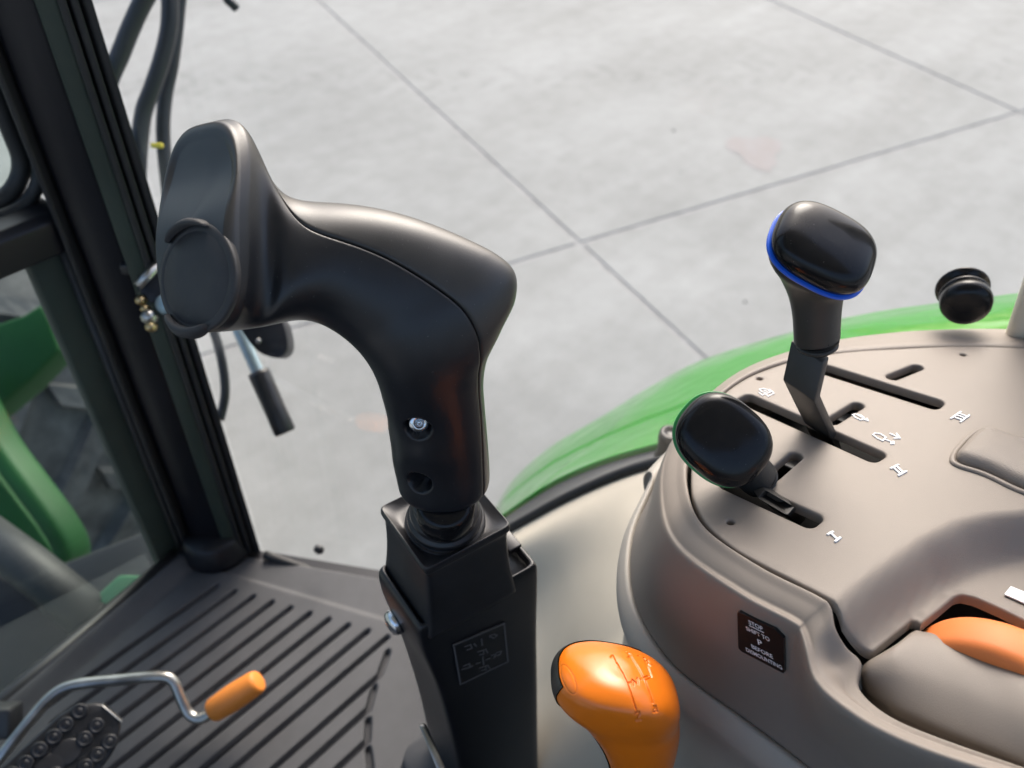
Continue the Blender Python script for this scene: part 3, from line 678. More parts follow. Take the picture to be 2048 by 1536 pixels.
# ---- raised foam pad on the panel
pd = cr([c2(*p) for p in ((1912, 917), (1922, 900), (1950, 873), (1972, 868), (2000, 875), (2085, 912), (2100, 990), (2048, 978), (1975, 944), (1925, 928))], 70, True)
finish('pad', up_facing(plate(resample(pd, .0025), [], lambda x, y, h=0: c3(x, y, h + .006), .004, .0045, .008), CN), 'taupe_pad', croot)
rim = cr([c2(*p) for p in ((1905, 920), (1917, 898), (1948, 869), (1973, 863), (2003, 870), (2088, 906), (2104, 996), (2046, 986), (1970, 951), (1916, 933))], 90, True)
finish('pad_seat', tube([c3(x, y, .0002) for x, y in rim], .0016, 8, closed=True), 'taupe', croot)
# ---- roman numerals, moulded white, and their strokes given in panel pixels
def strokes(name, polys, wd, th=.0007, m='white_print', label=None):
    bm = bmesh.new()
    for k, pl in enumerate(polys):
        b2 = ribbon([c2(*p) for p in pl], wd, c3, k * 1.2e-5, th=th); tmp = bpy.data.meshes.new('t'); b2.to_mesh(tmp); b2.free(); bm.from_mesh(tmp); bpy.data.meshes.remove(tmp)
    o = finish(name, bm, m, croot, smooth=False)
    if label: o['label'] = label
strokes('numeral', [[(1657, 1066), (1664, 1083)][::-1], [(1674, 1069), (1681, 1085)][::-1] if False else [(1672, 1064), (1679, 1082)], [(1662, 1078), (1675, 1069)]] if False else
        [[(1656, 1070), (1665, 1065)], [(1661, 1067), (1675, 1081)], [(1671, 1084), (1680, 1077)]], .0011, label='white roman numeral I')
strokes('numeral', [[(1782, 938), (1796, 931)], [(1797, 952), (1812, 944)], [(1786, 936), (1801, 950)], [(1792, 933), (1807, 947)]], .0010, label='white roman numeral II')
strokes('numeral', [[(1902, 838), (1921, 825)], [(1921, 845), (1938, 832)], [(1907, 835), (1925, 842)], [(1912, 831), (1930, 838)], [(1917, 828), (1935, 835)]], .0009, label='white roman numeral III')
def z7(pts): return [(1648 + x / 5.12, 660 + y / 5.12) for x, y in pts]
strokes('cylinder_icon', [z7([(500, 1078), (520, 1062), (575, 1068), (635, 1105), (598, 1140), (540, 1110), (500, 1078)]), z7([(615, 1122), (690, 1152)]), z7([(685, 1150), (712, 1150), (712, 1170), (688, 1172), (685, 1150)])], .0007, .0005)
strokes('arrow_icon', [z7([(678, 1066), (776, 1112)]), z7([(742, 1066), (776, 1112), (720, 1114)])], .0008, .0005)
strokes('cylinder_icon', [z7([(292, 872), (320, 864), (380, 880), (410, 905), (375, 928), (318, 900), (292, 872)]), z7([(340, 876), (385, 900)]), z7([(392, 918), (450, 936), (440, 912), (425, 925)])], .0006, .0005)
def z8(pts): return [(1300 + x / 5.12, 700 + y / 5.12) for x, y in pts]
strokes('float_icon', [z8([(1120, 408), (1160, 400), (1215, 415), (1235, 435), (1195, 452), (1140, 430), (1120, 408)]), z8([(1115, 440), (1150, 468), (1180, 452), (1210, 480), (1240, 462), (1270, 450)]), z8([(1225, 412), (1262, 440)]), z8([(1165, 418), (1200, 432)])], .0006, .0005)
# ---- warning sticker on the wall
def WP(u, v):
    # nearest body surface point that projects on the pixel
    return None
BV = body.reshape(-1, 3); bpx = np.array([px(V(p))[:3] for p in BV])
def surf(u, v):
    d = np.hypot(bpx[:, 0] - u, bpx[:, 1] - v); k = np.argsort(d)[:8]; k = k[bpx[k, 2] < bpx[k, 2].min() + .02]
    w_ = 1 / (d[k] + 1); return P(u, v, float((bpx[k, 2] * w_).sum() / w_.sum()))
sq = [surf(1477, 1217), surf(1569, 1262), surf(1572, 1343), surf(1481, 1296)]
cS = (sq[0] + sq[1] + sq[2] + sq[3]) / 4; sX = ((sq[1] - sq[0]) + (sq[2] - sq[3])).normalized(); sY = ((sq[0] - sq[3]) + (sq[1] - sq[2])).normalized(); sN = sX.cross(sY).normalized(); sY = sN.cross(sX)
sd2 = [((p - cS).dot(sX), (p - cS).dot(sY)) for p in sq]
SW, SH = (abs(sd2[0][0]) + abs(sd2[1][0]) + abs(sd2[2][0]) + abs(sd2[3][0])) / 2, (abs(sd2[0][1]) + abs(sd2[1][1]) + abs(sd2[2][1]) + abs(sd2[3][1])) / 2
M_S = Matrix(((sX.x, sY.x, sN.x, cS.x), (sX.y, sY.y, sN.y, cS.y), (sX.z, sY.z, sN.z, cS.z), (0, 0, 0, 1)))
lift = .0014
cham = min(SW, SH) * .06
poly = []
for (x, y), c_ in zip(sd2, (cham, cham * 2.6, cham * .6, cham)):
    ix, iy = -math.copysign(c_, x), -math.copysign(c_, y); a, b_ = (x + ix, y), (x, y + iy)
    poly += [a, b_] if x * y > 0 else [b_, a]
poly = [tuple(p) for p in ccw(poly)]
bm = prism([M_S @ V((x, y, lift - .0035)) for x, y in poly], sN * .0035, 0); stk = finish('warning_label', bm, 'decal_black', croot, smooth=False); stk['label'] = 'black warning sticker with white capital lettering'
sx_k = (sd2[1][1] - sd2[0][1]) / (sd2[1][0] - sd2[0][0])
for txt, fy, sz, sq_ in (('STOP', .385, .095, .31), ('SHIFT TO', .200, .095, .51), ('P', .005, .125, .10), ('BEFORE', -.195, .10, .47), ('DISMOUNTING', -.355, .10, .80)):
    tm = text_mesh(txt, 1.0, 0, .02); cx = [v.co.x for v in tm.vertices]; cy = [v.co.y for v in tm.vertices]
    kx = SW * sq_ / (max(cx) - min(cx)); ky = SH * sz / (max(cy) - min(cy)); tm.transform(Matrix.Diagonal((kx, ky, 1, 1))); tm.transform(Matrix.Translation((-kx * (max(cx) + min(cx)) / 2, -ky * (max(cy) + min(cy)) / 2, 0)))
    M_ = M_S @ Matrix.Translation(V((0, SH * fy, lift + .0003))) @ Matrix(((1, 0, 0, 0), (sx_k, 1, 0, 0), (0, 0, 1, 0), (0, 0, 0, 1)))
    finish('lettering', place(tm, M_), 'white_print', stk, smooth=False)
ul = [(-.16 * SW, .300 * SH), (.16 * SW, .300 * SH)]
finish('underline', prism([M_S @ V((x, y + sx_k * x, lift + .0002)) for x, y in ((ul[0][0], ul[0][1]), (ul[1][0], ul[1][1]), (ul[1][0], ul[1][1] + 0.012 * SH), (ul[0][0], ul[0][1] + 0.012 * SH))], sN * .0002), 'white_print', stk, smooth=False)
# ---- white tag by the wheel
wt = [CP(1995 + 13, 1190, -DROP + .0006), CP(2021, 1174, -DROP + .0006), CP(2075, 1196, -DROP + .0006), CP(2062, 1214, -DROP + .0006)]
finish('white_mark', prism(wt, CN * .0006), 'white_print', croot, smooth=False)
# ---- thumb wheel
tw = CP(1884, 1252, -.019) - (CN * .70 + CY * .71) * .0395; ax = (CX + CN * .10).normalized()
prof = [(.004, -.0105), (.030, -.0105), (.036, -.0100), (.0385, -.0085), (.0395, -.0055), (.0395, .0055), (.0385, .0085), (.036, .0100), (.030, .0105), (.004, .0105)]
tw_o = finish('thumb_wheel', lathe(tw, ax, prof, 96), 'orange_soft'); tag(tw_o, 'matte orange thumb wheel set into the taupe console', 'thumb wheel')

# ================================================================== HYDRAULIC LEVERS
def hyd_lever(label, ring_m, kc, axis, yaw, sc, sl_bot, stem, name='hydraulic_lever', de=0.0):
    """kc: centre of ring, axis: knob up, yaw: direction of the long side"""
    a = axis.normalized(); y = (yaw - a * yaw.dot(a)).normalized(); x = y.cross(a)
    root = thing(name, label, 'lever', stem[0], 'console levers')
    def sec(h, hx, hy, e, sh=0.0): return (kc + a * h * sc + y * sh * sc, x * hx * sc, y * hy * sc, max(2.0, e - de))
    cap = [sec(.0006, .0252, .0302, 2.7), sec(.0035, .0262, .0312, 2.75), sec(.0075, .0264, .0312, 2.8), sec(.0120, .0248, .0292, 2.8), sec(.0155, .0210, .0250, 2.7), sec(.0175, .0150, .0185, 2.5), sec(.0186, .0075, .0095, 2.2), sec(.0188, .0005, .0006, 2)]
    finish('cap', stack_spline(cap, 40, 72), 'black_gloss', root)
    rg = [sec(-.0018, .0262, .0312, 2.7), sec(-.0013, .0272, .0322, 2.7), sec(.0002, .0275, .0325, 2.7), sec(.0008, .0268, .0318, 2.7), sec(.0012, .0240, .0285, 2.7)]
    finish('ring', stack_spline(rg, 16, 72), ring_m, root)
    sb = sl_bot; d = (sb - kc); dl = d.length; dn = d.normalized()
    # lower shell flows into a round sleeve
    x2 = (x - dn * x.dot(dn)).normalized(); y2 = (y - dn * y.dot(dn)).normalized()
    def low(t, hx, hy, e):
        k_ = min(1, t / .45); return (kc + a * (-.0024 * sc) * (1 - t) + d * t, (x * (1 - k_) + x2 * k_) * hx * sc, (y * (1 - k_) + y2 * k_) * hy * sc, e)
    sl_ = [low(0.0, .0262, .0312, 2.7), low(.08, .0245, .0290, 2.6), low(.22, .0190, .0225, 2.3), low(.40, .0152, .0165, 2.1), low(.60, .0142, .0142, 2), low(.86, .0136, .0136, 2), low(.905, .0136, .0136, 2)]
    sv = finish('sleeve', stack_spline(sl_, 46, 60), 'black_sleeve', root)
    for t0, t1, rd in ((.915, .94, .0134), (.95, 1.0, .0130)):
        bm = lathe(kc + d * t0, dn, [(rd * sc * .9, 0), (rd * sc, .0006), (rd * sc, dl * (t1 - t0) - .0008), (rd * sc * .9, dl * (t1 - t0))], 40); finish('sleeve_ring', bm, 'black_sleeve', sv)
    finish('sleeve_core', lathe(kc + d * .88, dn, [(.0118 * sc, 0), (.0118 * sc, dl * .125), (.004, dl * .13)], 30), 'dark', sv)
    # flat bar stem through given points (bottom .. top)
    wv, tv = stem[2], stem[3]; secs = []
    pts = stem[1]
    pl = []
    for i, p in enumerate(pts): pl.append(p)
    bm = bmesh.new(); rings = []
    for p in pl: rings.append([bm.verts.new(p + wv * s1 + tv * s2) for s1, s2 in ((-1, -1), (1, -1), (1, 1), (-1, 1))])
    for A, B in zip(rings, rings[1:]):
        for j in range(4): bm.faces.new((A[j], A[(j + 1) % 4], B[(j + 1) % 4], B[j]))
    bm.faces.new(rings[0][::-1]); bm.faces.new(rings[-1]); bmesh.ops.recalc_face_normals(bm, faces=bm.faces)
    bmesh.ops.bevel(bm, geom=bm.edges[:], offset=.0009, segments=2, affect='EDGES', profile=.5, clamp_overlap=True)
    auto_sharp(finish('stem', bm, 'black_stem', root), 40)
    return root
Yv = V((0, 1, 0)); Xv = V((1, 0, 0))
base2 = CP(1640, 872, -.030)
hyd_lever('black lever with blue ring round its domed knob, middle slot', 'blue', P(1638, 506, .418), (-ww * .88 + uu * .40 + rr * .20), V((-.30, 1, 0)), .80,
          P(1634, 694, .446), (CP(1640, 870), [CP(1652, 885, -.030), CP(1638, 850, .002), P(1603, 775, .452), P(1619, 704, .446), P(1620, 698, .4455)], Yv * .0095 + zz * .0018, Xv * .0032))
hyd_lever('black lever with thin green ring round its domed knob, front slot', 'ring_green', P(1443, 879, .424), (-ww + uu * .03 + rr * .02), (rr * 1.0 - uu * .85), .74,
          P(1522, 962, .447), (CP(1560, 1010), [CP(1580, 1028, -.030), CP(1552, 1005, .002), P(1530, 975, .444), P(1505, 945, .442)], Yv * .0080, Xv * .0035), de=.3)
# ================================================================== JOYSTICK HANDLE
# stations: outer pixel, inner pixel, depth, thickness, exponent, egg, seam position (cosine)
ST = [((390, 226), (405, 664), .3700, .0475, 3.2, 0.00, 1.00),
      ((410, 226), (423, 665), .3745, .0485, 3.2, 0.00, 1.00),
      ((430, 233), (440, 664), .3795, .0480, 3.0, 0.00, 0.985),
      ((462, 278), (462, 662), .3850, .0490, 2.7, 0.03, 0.93),
      ((505, 345), (486, 659), .3888, .0525, 2.5, 0.05, 0.82),
      ((560, 398), (510, 655), .3915, .0540, 2.4, 0.06, 0.66),
      ((625, 404), (540, 649), .3945, .0530, 2.3, 0.08, 0.52),
      ((705, 406), (575, 641), .3975, .0505, 2.3, 0.10, 0.40),
      ((800, 424), (612, 637), .4010, .0470, 2.3, 0.12, 0.32),
      ((895, 459), (655, 650), .4038, .0445, 2.3, 0.15, 0.27),
      ((980, 500), (695, 680), .4070, .0415, 2.3, 0.17, 0.24),
      ((1027, 540), (722, 706), .4100, .0415, 2.3, 0.18, 0.28),
      ((1030, 590), (742, 735), .4140, .0415, 2.3, 0.17, 0.38),
      ((1003, 638), (756, 768), .4190, .0415, 2.25, 0.12, 0.52),
      ((974, 690), (766, 802), .4260, .0415, 2.2, 0.06, 0.68),
      ((964, 745), (774, 838), .4340, .0415, 2.2, 0.02, 0.80),
      ((968, 805), (776, 868), .4430, .0420, 2.2, 0.0, 0.86),
      ((974, 865), (782, 897), .4530, .0425, 2.2, 0.0, 0.875),
      ((978, 920), (790, 932), .4620, .0428, 2.2, 0.0, 0.88),
      ((979, 955), (796, 960), .4680, .0428, 2.2, 0.0, 0.88),
      ((975, 966), (800, 969), .4700, .0415, 2.2, 0.0, 0.88),
      ((962, 973), (812, 975), .4715, .0360, 2.2, 0.0, 0.88),
      ((930, 976), (842, 977), .4720, .0220, 2.2, 0.0, 0.88)]
SA = np.array([[*P(*a, d), *P(*b, d), t, e, g, s] for a, b, d, t, e, g, s in ST])
NS, NR = 330, 190
SB = cr(SA, NS)
cent = (SB[:, 0:3] + SB[:, 3:6]) / 2
tang = np.gradient(cent, axis=0)
Nf = (-rr * .50 - ww * .87).normalized()                     # facing of the end of the head
tang[:10] = [list(-Nf)] * 10
for i in range(10, 125):
    k = (i - 10) / 115; k = k * k * (3 - 2 * k); t0 = np.array(-Nf); t1 = tang[i] / np.linalg.norm(tang[i]); tang[i] = t0 * (1 - k) + t1 * k
for _ in range(6): tang[1:-1] = (tang[:-2] + tang[1:-1] * 2 + tang[2:]) / 4
av = (SB[:, 0:3] - SB[:, 3:6]) / 2
bv = np.cross(tang, av); bv /= np.linalg.norm(bv, axis=1)[:, None]
for i in range(NS):
    if bv[i] @ np.array(ww) > 0: bv[i] *= -1
for _ in range(60): bv[1:-1] = (bv[:-2] + bv[1:-1] * 2 + bv[2:]) / 4
bv /= np.linalg.norm(bv, axis=1)[:, None]
bv *= (SB[:, 6] / 2)[:, None]
def hpoint(i, phi, shrink=0.0):
    e = SB[i, 7]; c, s = math.cos(phi), math.sin(phi)
    x = math.copysign(abs(c) ** (2 / e), c); y = math.copysign(abs(s) ** (2 / e), s); y *= 1 - SB[i, 8] * x * 1.2
    p = cent[i] + av[i] * x + bv[i] * y
    if i < 90:
        yh = (p - np.array(P(402, 557, .3655))) @ np.array(uu); p = p + np.array(ww) * (.016 * float(sstep(.016, .085, np.array(yh))) * (1 - i / 90.0))
    if shrink: v = cent[i] - p; p = p + v / (np.linalg.norm(v) + 1e-9) * shrink
    return p
jb = P(885, 985, .47)
jroot = thing('joystick', 'black bent joystick handle with round end cap on a chrome shaft', 'joystick', jb - zz * .02)
def seam_phi(i):
    s = min(max(SB[i, 9], -.99), 1.0); e = SB[i, 7]; return math.acos(min(1, s ** (e / 2)))
HOLES = [((833, 862), .0063, .010), ((836, 966), .0063, .012)]
def shell(i0, i1, front):
    G = []
    for i in range(i0, i1):
        pf = seam_phi(i); row = []
        if front: a0, a1 = pf, 2 * math.pi - pf
        else: a0, a1 = -pf, pf
        n = NR if front else 80
        gap = .0004 / max(np.linalg.norm(av[i]), .01)
        lo, hi = a0 + gap, a1 - gap
        row.append(hpoint(i, lo, .0030)); row.append(hpoint(i, lo, .0007)); row.append(hpoint(i, lo + gap * 1.5, .0001))
        for k in range(1, n): row.append(hpoint(i, lo + gap * 1.5 + (hi - lo - gap * 3) * k / n))
        row.append(hpoint(i, hi - gap * 1.5, .0001)); row.append(hpoint(i, hi, .0007)); row.append(hpoint(i, hi, .0030))
        G.append(row)
    return np.array(G)
i_b = next(i for i in range(NS) if SB[i, 9] < 0.995)
def relax(G, i0, i1, it):
    # fair the blend between head and arm along its length
    H = G.copy(); w = np.clip(np.minimum(np.arange(len(G)) - i0, i1 - np.arange(len(G))) / 12.0, 0, 1)[1:-1, None, None]
    for _ in range(it): H[1:-1] += w * .5 * ((H[:-2] + H[2:]) / 2 - H[1:-1])
    return H
Gf = relax(shell(0, NS, True), 14, 150, 170)
# soft thumb dimple above the lower bolt recess, then the two real bolt recesses
flat = Gf.reshape(-1, 3); q = np.array([px(V(p)) for p in flat]); cdir = np.array(uu) * 0
nrm = np.cross(np.gradient(Gf, axis=0), np.gradient(Gf, axis=1)); nrm /= np.linalg.norm(nrm, axis=2)[..., None] + 1e-12
cc = cent[:, None, :]; sg = np.sign(np.sum(nrm * (Gf - cc), axis=2))[..., None]; nrm *= sg; nf = nrm.reshape(-1, 3)
front_side = np.sum(nf * np.array(-ww), axis=1) > 0.0
dimp = np.exp(-(((q[:, 0] - 838) / 60) ** 2 + ((q[:, 1] - 868) / 42) ** 2)) * front_side
bulge = np.exp(-(((q[:, 0] - 845) / 60) ** 2 + ((q[:, 1] - 925) / 24) ** 2)) * front_side
flat = flat - nf * (dimp * .0016)[:, None] + nf * (bulge * .0009)[:, None]
hole_ax = []
for (hu, hv), hr, hdp in HOLES:
    k = np.argmin(np.hypot(q[:, 0] - hu, q[:, 1] - hv) + (~front_side) * 1e4); c = flat[k]; ax_ = nf[k]; hole_ax.append((V(c), V(ax_)))
    rel = flat - c; al = rel @ ax_; rad = np.linalg.norm(rel - al[:, None] * ax_, axis=1)
    m_ = (rad < hr + .0012) & (np.abs(al) < .02) & front_side
    flat = flat - ax_ * (m_ * (hdp * (1 - sstep(hr - .0003, hr + .0003, rad)) + .0007 * (1 - sstep(hr + .0001, hr + .0012, rad))))[:, None]
Gf = flat.reshape(Gf.shape)
bm = bmesh.new(); me = grid_mesh(Gf); bm.from_mesh(me); fix = bmesh.ops.recalc_face_normals(bm, faces=bm.faces)
finish('front_shell', bm, 'black_plastic_shaded', jroot)
me = fix_normals(grid_mesh(relax(shell(i_b, NS, False), 14 - i_b, 150 - i_b, 170))); finish('back_shell', me, 'black_plastic_lit', jroot)
# bottom closing plate
bmc = bmesh.new(); bmc.faces.new([bmc.verts.new(V(hpoint(NS - 2, 2 * math.pi * k / 60))) for k in range(60)]); finish('bottom_plate', bmc, 'dark', jroot, smooth=False)
# head face: rings shrinking to the centre, concave between paddle and cap seat
n_ = NR * 2; K = 70; Gh = []
fc = P(402, 557, .3655); fy = uu; fx = fy.cross(Nf).normalized(); Ny = Nf
for k in range(K + 1):
    t = k / K; s = (1 - t); row = []
    for j in range(n_):
        p = V(hpoint(0, 2 * math.pi * j / n_)); c0 = V(cent[0]); pr = c0 + (p - c0) * s
        y = (pr - fc).dot(uu); x = (pr - fc).dot(fx)
        edge = min(1.0, t / .10); dome = .0028 * math.sqrt(max(0, 1 - (1 - edge) ** 2))
        hol = -.0022 * math.exp(-((y - .047) / .014) ** 2) * min(1, t / .18)
        fwd = .0030 * float(1 - sstep(.012, .045, np.array(y))) * min(1, t / .14)
        tip = 0.0 * float(sstep(.03, .07, np.array(y)))
        row.append(pr + Nf * (dome + hol + fwd + tip * min(1, t / .2)))
    Gh.append([tuple(p) for p in row])
me = fix_normals(grid_mesh(np.array(Gh), closed_v=True)); finish('head_face', me, 'black_plastic_lit', jroot)
# end cap disc with two curved pull tabs
dc = P(404, 558, .3655) + Nf * .0038
cap = finish('end_cap', lathe(dc, Nf, [(.0226, -.004), (.0230, -.0012), (.0225, -.0006), (.0198, -.0002), (.0194, -.0005), (.0190, -.0002), (.010, 0), (.0005, 0)], 80, hint=uu), 'black_cap', jroot)
def tab(a0, a1, r0, r1, lift_):
    bm = bmesh.new(); n = 18; rows_ = []
    for k in range(n + 1):
        a = math.radians(a0 + (a1 - a0) * k / n); dr = fx * math.cos(a) + uu * math.sin(a); bell = math.sin(math.pi * k / n) ** .6
        pts = [dc + dr * (r0 - .0008) + Nf * .001, dc + dr * (r0 - .0004) + Nf * (.0022 + lift_ * bell), dc + dr * (r0 + (r1 - r0) * .4 * bell) + Nf * (.0026 + lift_ * bell), dc + dr * (r0 + (r1 - r0) * bell + .0004) + Nf * (.0018 + lift_ * .3 * bell), dc + dr * (r0 + (r1 - r0) * bell + .0006) + Nf * -.002]
        rows_.append([bm.verts.new(p) for p in pts])
    for A, B in zip(rows_, rows_[1:]):
        for j in range(4): bm.faces.new((A[j], A[j + 1], B[j + 1], B[j]))
    bm.faces.new(rows_[0]); bm.faces.new(rows_[-1][::-1]); bmesh.ops.recalc_face_normals(bm, faces=bm.faces); return bm
finish('pull_tab', tab(70, 134, .0220, .0243, .0022), 'black_cap', cap)
finish('pull_tab', tab(224, 290, .0210, .0246, .0026), 'black_cap', cap)
# bolt in the upper recess
hc, ha = hole_ax[0]
sn = (ha * .72 + uu * .30 + rr * .22).normalized()
scb = finish('bolt', lathe(hc - ha * .0045, sn, [(.0052, -.004), (.0052, -.0006), (.0047, .0004), (.0032, .0009), (.0024, .0007), (.0023, -.0008), (.0006, -.0008)], 26), 'screw', jroot)
finish('bolt_pin', lathe(hc - ha * .0045, sn, [(.0009, -.001), (.0009, .0004), (.0005, .0006)], 20), 'screw', scb)
hc2, ha2 = hole_ax[1]
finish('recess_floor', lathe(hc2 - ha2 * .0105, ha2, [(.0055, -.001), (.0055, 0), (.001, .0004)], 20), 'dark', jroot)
# chrome shaft
sh_b = PZ(890, 1046, CAM.z - .40); sh_t = P(886, 985, .474)
finish('shaft', lathe(sh_b - (sh_t - sh_b).normalized() * .01, (sh_t - sh_b), [(.0125, 0), (.0125, (sh_t - sh_b).length + .008)], 40), 'chrome', jroot)
finish('shaft_collar', lathe(P(891, 1020, .471) , (sh_t - sh_b), [(.010, -.012), (.0148, -.011), (.0156, -.007), (.0156, .010), (.012, .012)], 40), 'black_gloss', jroot)

# ================================================================== JOYSTICK PEDESTAL
ang = math.radians(56) ; dA = (hh * math.cos(ang) + rr * math.sin(ang)); dB = V((-dA.y, dA.x, 0))     # right-ish and back-left-ish axes
if dB.dot(hh) < 0: dB = -dB
ZT = CAM.z - .387
L_, F_, R_p = PZ(762, 1013, ZT), PZ(846, 1146, ZT), PZ(1019, 1052, ZT)
C0 = (L_ + R_p) / 2; hx = (R_p - F_).dot(dA) / 2; hy = (L_ - F_).dot(dB) / 2
jp = thing('joystick_pedestal', 'tall black plastic lever box with rubber boot under the bent joystick', 'pedestal', V((C0.x, C0.y, FLOOR)))
def bsec(dz, sx, sy, e=8, off=V((0, 0, 0))): return (C0 + V((0, 0, dz)) + off, dA * sx, dB * sy, e)
bt_secs = [bsec(-.062, hx * 1.10, hy * 1.10, 18), bsec(-.048, hx * 1.04, hy * 1.04, 18), bsec(-.034, hx * .99, hy * .99, 18), bsec(-.022, hx * .965, hy * .965, 18), bsec(-.010, hx * .955, hy * .955, 18), bsec(-.0065, hx * .97, hy * .97, 18), bsec(-.004, hx * 1.005, hy * 1.005, 18), bsec(-.0010, hx * 1.0, hy * 1.0, 18), bsec(.0004, hx * .975, hy * .975, 18), bsec(-.0005, hx * .93, hy * .93, 8), bsec(-.0030, hx * .82, hy * .82, 4), bsec(-.0035, hx * .74, hy * .74, 2.3)]
boot = finish('boot', stack_spline(bt_secs, 60, 128), 'rubber', jp)
sc0 = PZ(890, 1040, ZT)
prof = [(.0232, -.008), (.0230, -.0025), (.0224, .0004), (.0215, .0012), (.0205, .0004), (.0202, .0025), (.0212, .0045), (.0205, .0070), (.0190, .0074), (.0186, .0092), (.0195, .0112), (.0188, .0138), (.0172, .0144), (.0168, .0165), (.0172, .0190), (.0160, .0205), (.0130, .0208)]
finish('bellows', lathe(sc0, (sh_t - sh_b).normalized() * .6 + zz * .4, prof, 56), 'rubber', boot)
# housing: rounded box, wider, tapering towards the floor
ZH = ZT - .052
Lh, Fh, Rh = PZ(757, 1135, ZH), PZ(842, 1258, ZH), PZ(1080, 1178, ZH)
hX = (Rh - Fh).dot(dA) / 2; hY = (Lh - Fh).dot(dB) / 2; CH = Fh + dA * hX * 1.12 + dB * hY; hX *= 1.17; hY *= 1.04
def hsec(dz, sx, sy, e, ox=0, oy=0): return (CH + V((0, 0, dz)) + dA * ox + dB * oy, dA * sx, dB * sy, e)
hs = [hsec(-.36, hX - .004, hY * .99, 9, .014, -.004), hsec(-.26, hX - .006, hY * .99, 10, .012, -.003), hsec(-.16, hX - .006, hY, 12, .009, -.002), hsec(-.08, hX - .004, hY, 18, .005), hsec(-.030, hX * .985, hY, 20, .001), hsec(-.012, hX * 1.0, hY, 20), hsec(-.004, hX * .992, hY * .992, 20), hsec(-.0006, hX * .965, hY * .965, 20), hsec(.0002, hX * .93, hY * .93, 18), hsec(-.001, hX * .90, hY * .89, 18), hsec(-.006, hX * .89, hY * .88, 18)]
hous = finish('housing', stack_spline(hs, 90, 144), 'black_housing', jp)
finish('housing_lid', box(CH + V((0, 0, -.0005)) + dA * (hX * .86) + dB * (hY * .25), dA * hX * .11, dB * hY * .60, zz * .002, .0008), 'black_housing', hous)
# engraved diagram plate
def HP(u, v): return PL(u, v, CH - dB * (hY * 1.003), dB)
lp = [HP(905, 1288), HP(1007, 1244), HP(1015, 1321), HP(919, 1367)]
lc = (lp[0] + lp[1] + lp[2] + lp[3]) / 4
face_n = -dB
plx = dA; ply = zz
l2 = [((p - lc).dot(plx), (p - lc).dot(ply)) for p in lp]
def l3(x, y, h=0): return lc + plx * x + ply * y + face_n * h
def hbil(u, v): p = HP(u, v) - lc; return ((p.dot(plx)), p.dot(ply))
plo = finish('diagram_plate', prism([l3(x, y, -.004) for x, y in l2], face_n * .0050, 0), 'decal_black', hous, smooth=False); plo['label'] = 'small black plate with a pale lever diagram in a thin frame'
finish('plate_frame', ribbon([tuple(np.array(p) * .985) for p in l2], .0011, l3, .0011, True, .0002), 'grey_print', plo, smooth=False)
def z6(pts): return [hbil(680 + x / 2.8444, 996 + y / 2.8444) for x, y in pts]
marks = [[(800, 795), (804, 830)], [(706, 838), (738, 826), (745, 848), (720, 856)], [(757, 822), (770, 835)], [(848, 775), (870, 768), (888, 775), (870, 790), (848, 782)], [(780, 868), (812, 858), (812, 880), (790, 884)], [(822, 852), (835, 872)],
         [(806, 895), (812, 940)], [(772, 934), (792, 928)], [(826, 912), (846, 905)], [(857, 888), (880, 880), (872, 900)], [(885, 872), (912, 864), (905, 884), (888, 888)], [(700, 948), (730, 935), (735, 955), (712, 962)], [(690, 968), (745, 950)], [(790, 960), (822, 948), (826, 968), (800, 972)], [(833, 945), (848, 962)]]
bm = bmesh.new()
for k, pl_ in enumerate(marks):
    b2 = ribbon(z6(pl_), .0010, l3, .0011 + k * 1e-5, False, .0001); tmp = bpy.data.meshes.new('t'); b2.to_mesh(tmp); b2.free(); bm.from_mesh(tmp); bpy.data.meshes.remove(tmp)
finish('diagram_print', bm, 'grey_print', plo, smooth=False)
# dome screw on the left side
def HL(u, v): return PL(u, v, CH - dA * (hX * .985), dA)
spc = HL(786, 1246)
finish('screw', lathe(spc, -dA, [(.0085, -.004), (.0085, .0004), (.0070, .0026), (.0035, .0038), (.0005, .004)], 28), 'screw', hous)
# floor gaiter at the foot and steel strap
fgc = V((CH.x, CH.y, FLOOR))
gai = [(fgc + dA * -.026, dA * (hX * 1.35), dB * (hY * 1.3), 2.6), (fgc + zz * .03 + dA * -.024, dA * hX * 1.3, dB * hY * 1.28, 2.8), (fgc + zz * .09 + dA * -.016, dA * hX * 1.10, dB * hY * 1.18, 3.2), (fgc + zz * .13 + dA * -.010, dA * hX * .95, dB * hY * 1.08, 4)]
finish('floor_gaiter', stack_spline(gai, 30, 80), 'mat_rubber', jp)
finish('steel_strap', prism([P(838, 1452, .60), P(850, 1450, .60), P(892, 1545, .585), P(876, 1545, .585)], ww * .004, .0008), 'steel', jp)
# ================================================================== GEAR LEVER (orange)
gl0 = P(1285, 1700, .50)
groot = thing('gear_lever', 'glossy orange gear knob engraved with a shift pattern', 'gear lever', P(1285, 1760, .53))
bh = (-hh * .96 + zz * .28).normalized()
GS = [(1235, 1336, .3880, .3, .0001, 2.0), (1235, 1337, .3883, 34, .0080, 2.0), (1234, 1342, .3900, 70, .0150, 2.1), (1232, 1352, .3940, 104, .0212, 2.4), (1231, 1366, .4005, 122, .0242, 2.6), (1232, 1384, .4075, 125, .0250, 2.6), (1249, 1408, .4160, 106, .0248, 2.4), (1262, 1430, .4220, 95, .0248, 2.3), (1271, 1452, .4280, 85, .0248, 2.2), (1277, 1480, .4350, 74, .0244, 2.1), (1279, 1515, .4440, 63, .0232, 2.1), (1282, 1565, .4560, 56, .0215, 2.0), (1285, 1640, .4700, 53, .0195, 2.0)]
